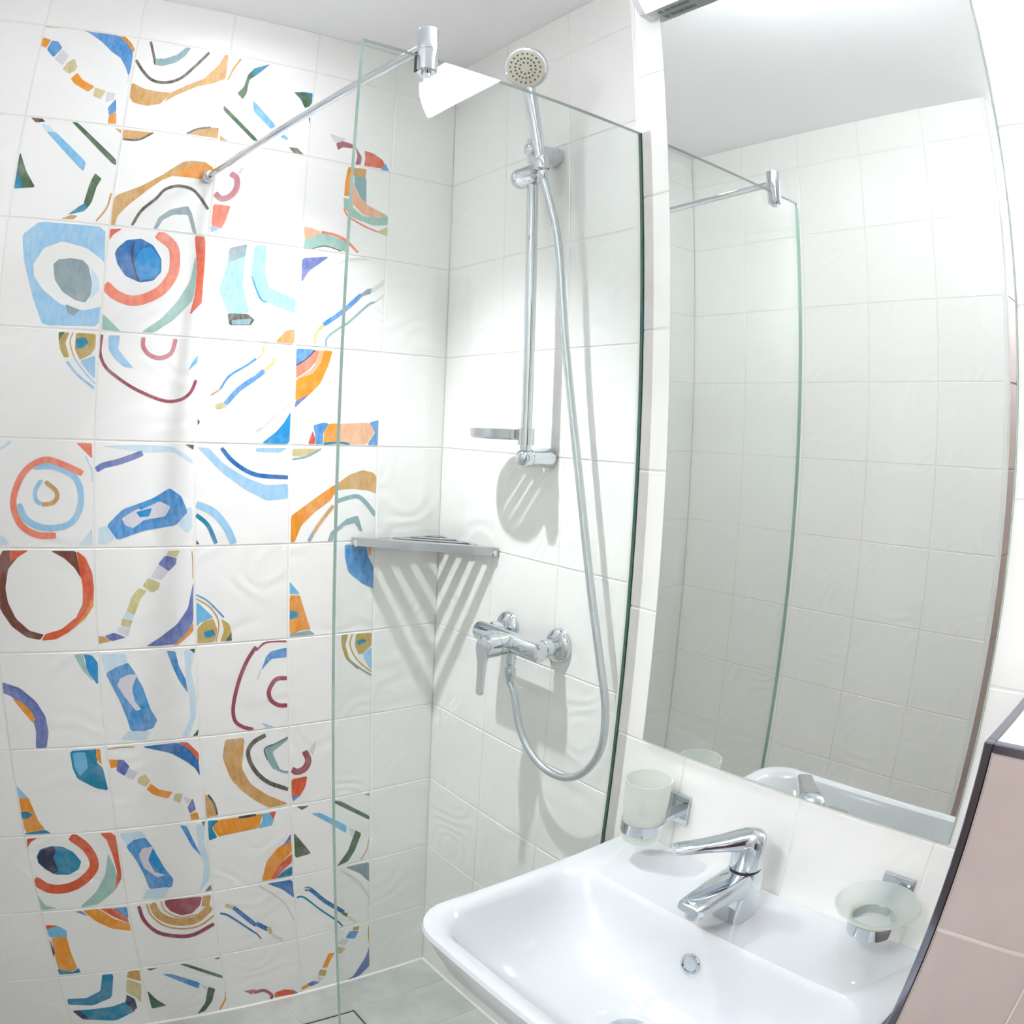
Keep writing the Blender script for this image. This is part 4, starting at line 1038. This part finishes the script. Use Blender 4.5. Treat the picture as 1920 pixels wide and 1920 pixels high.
# soap dish and its holder
dh = thing('soap_dish_holder', 'chrome wall holder with square plate and ring right of the tap', 'holder', (-D, -1.2, 0.92))
dc = np.array((-0.193, -1.209))
MB().box((-D - 0.006, -1.2290, 0.899), (-D - 0.0003, -1.1830, 0.945), 0.001).build('wall_plate', M['chrome'], dh)
MB().box((-0.166, -1.216, 0.908), (-D - 0.005, -1.198, 0.917), 0.001).build('arm', M['chrome'], dh)
MB().lathe((dc[0], dc[1], 0.902), (0, 0, 1), [(0.0290, 0), (0.0306, 0), (0.0312, 0.017), (0.0296, 0.017)], 44, cap0=False, cap1=False).build('ring', M['chrome'], dh)
dish = MB().lathe((dc[0], dc[1], 0.905), (0, 0, 1), [(0.0005, 0), (0.026, 0), (0.0283, 0.002), (0.0285, 0.014), (0.034, 0.020), (0.046, 0.026), (0.0545, 0.033), (0.0530, 0.035), (0.045, 0.029), (0.032, 0.023), (0.0265, 0.016), (0.0262, 0.004), (0.0005, 0.003)], 48, cap0=False, cap1=False).build('glass_soap_dish', M['dish_glass'])
tag(dish, 'wide-rimmed frosted glass soap dish in the ring of the wall holder', 'soap dish')

# ------------------------------------------------------------------ floor drain
dr = thing('floor_drain', 'square tile-insert drain in the shower floor', 'drain', ((DR[0] + DR[1]) / 2, (DR[2] + DR[3]) / 2, 0))
x0, x1, y0, y1 = DR[0] + .002, DR[1] - .002, DR[2] + .002, DR[3] - .002
fw = 0.002
fr = MB()
for lo, hi in (((x0, y0), (x1, y0 + fw)), ((x0, y1 - fw), (x1, y1)), ((x0, y0 + fw), (x0 + fw, y1 - fw)), ((x1 - fw, y0 + fw), (x1, y1 - fw))):
    fr.box((*lo, -0.0015), (*hi, 0.0004))
fr.build('frame', M['trim_metal'], dr)
MB().box((x0 + fw, y0 + fw, -0.0018), (x1 - fw, y1 - fw, -0.0012)).build('slot', M['drain_slot'], dr)
put = MB().box((x0 + fw + .003, y0 + fw + .003, -0.0015), (x1 - fw - .003, y1 - fw - .003, 0.0003), 0.0004).build('insert_tile', M['floor'], dr)
# ------------------------------------------------------------------ lamps
ml = thing('mirror_lamp', 'white strip lamp glowing above the mirror', 'lamp', (-D, -1.005, 2.12))
ly0, ly1 = -1.275, -0.731
ps = [(-0.1495, 2.0962), (-0.156, 2.1035), (-0.164, 2.1155), (-0.172, 2.134), (-0.1765, 2.155), (-0.177, 2.178), (-0.170, 2.194), (-0.158, 2.201), (-0.1495, 2.201)]
MB().box((-0.1502, ly0 + 0.013, 2.0945), (-D - 0.0003, ly1 - 0.013, 2.0962)).box((-0.149, ly0 + 0.013, 2.0962), (-D - 0.0003, ly1 - 0.013, 2.198)).build('housing', M['lamp_grey'], ml)
MB().rings([[(x, y, z) for x, z in ps] for y in (ly0 + .013, ly1 - .013)]).build('diffuser', emit('lamp_diffuser_glow', (243, 248, 255), LAMP_EMIT), ml)
q = [(x - 0.0008, z) for x, z in ps] + [(-D - 0.0003, 2.199), (-D - 0.0003, 2.0940)]
for y, s in ((ly0, 1), (ly1, -1)):
    MB().rings([[(x, yy, z) for x, z in q] for yy in (y, y + s * 0.0125)]).build('end_cap', M['lamp_cap'], ml)
for k, (a, b_) in enumerate(((0.030, 0.008), (0.042, 0.012), (0.056, 0.012), (0.070, 0.022))):
    MB().box((-0.1435 + 0.001 * (k % 2), ly1 - a - b_, 2.0940), (-0.1365, ly1 - a, 2.0946)).build('rating_mark', M['label_ink'], ml)

dl = thing('ceiling_downlight', 'small round downlight in the ceiling above the shower', 'lamp', (SPOT[0], SPOT[1], CEIL))
MB().lathe((SPOT[0], SPOT[1], CEIL - 0.0002), (0, 0, -1), [(0.026, 0), (0.044, 0), (0.043, 0.006), (0.036, 0.008), (0.028, 0.004)], 40, cap0=False, cap1=False).build('trim_ring', M['chrome_soft'], dl)
MB().lathe((SPOT[0], SPOT[1], CEIL - 0.001), (0, 0, -1), [(0.0285, 0), (0.0285, 0.0012), (0.001, 0.0016)], 32).build('lens', emit('downlight_lens_glow', (250, 252, 255), 20), dl)
ld = bpy.data.lights.new('downlight_beam', 'SPOT')
ld.energy = SPOT_W
ld.color = (0.955, 0.975, 1.0)
ld.spot_size = math.radians(SPOT_ANGLE)
ld.spot_blend = 1.0
ld.shadow_soft_size = 0.016
lo = bpy.data.objects.new('downlight_beam', ld)
COL.objects.link(lo)
lo.location = (0, 0, -0.012)
lo.rotation_euler = Vector((0.25, -0.01, -1.25)).to_track_quat('-Z', 'Y').to_euler()
lo.parent = dl

cl2 = thing('added_fill_lamp', 'unseen round fill lamp added on the ceiling of the wider part of the room', 'lamp', (-1.72, -1.2, CEIL))  # added fill light out of view, brightens the mirror wall and ledge
MB().lathe((-1.72, -1.2, CEIL - 0.0002), (0, 0, -1), [(0.145, 0), (0.15, 0.004), (0.15, 0.02), (0.14, 0.022)], 48, cap1=False).build('base', M['lamp_cap'], cl2)
MB().lathe((-1.72, -1.2, CEIL - 0.02), (0, 0, -1), [(0.14, 0), (0.138, 0.02), (0.12, 0.04), (0.08, 0.055), (0.001, 0.06)], 48).build('diffuser', emit('fill_lamp_glow', (243, 247, 255), FILL_EMIT), cl2)
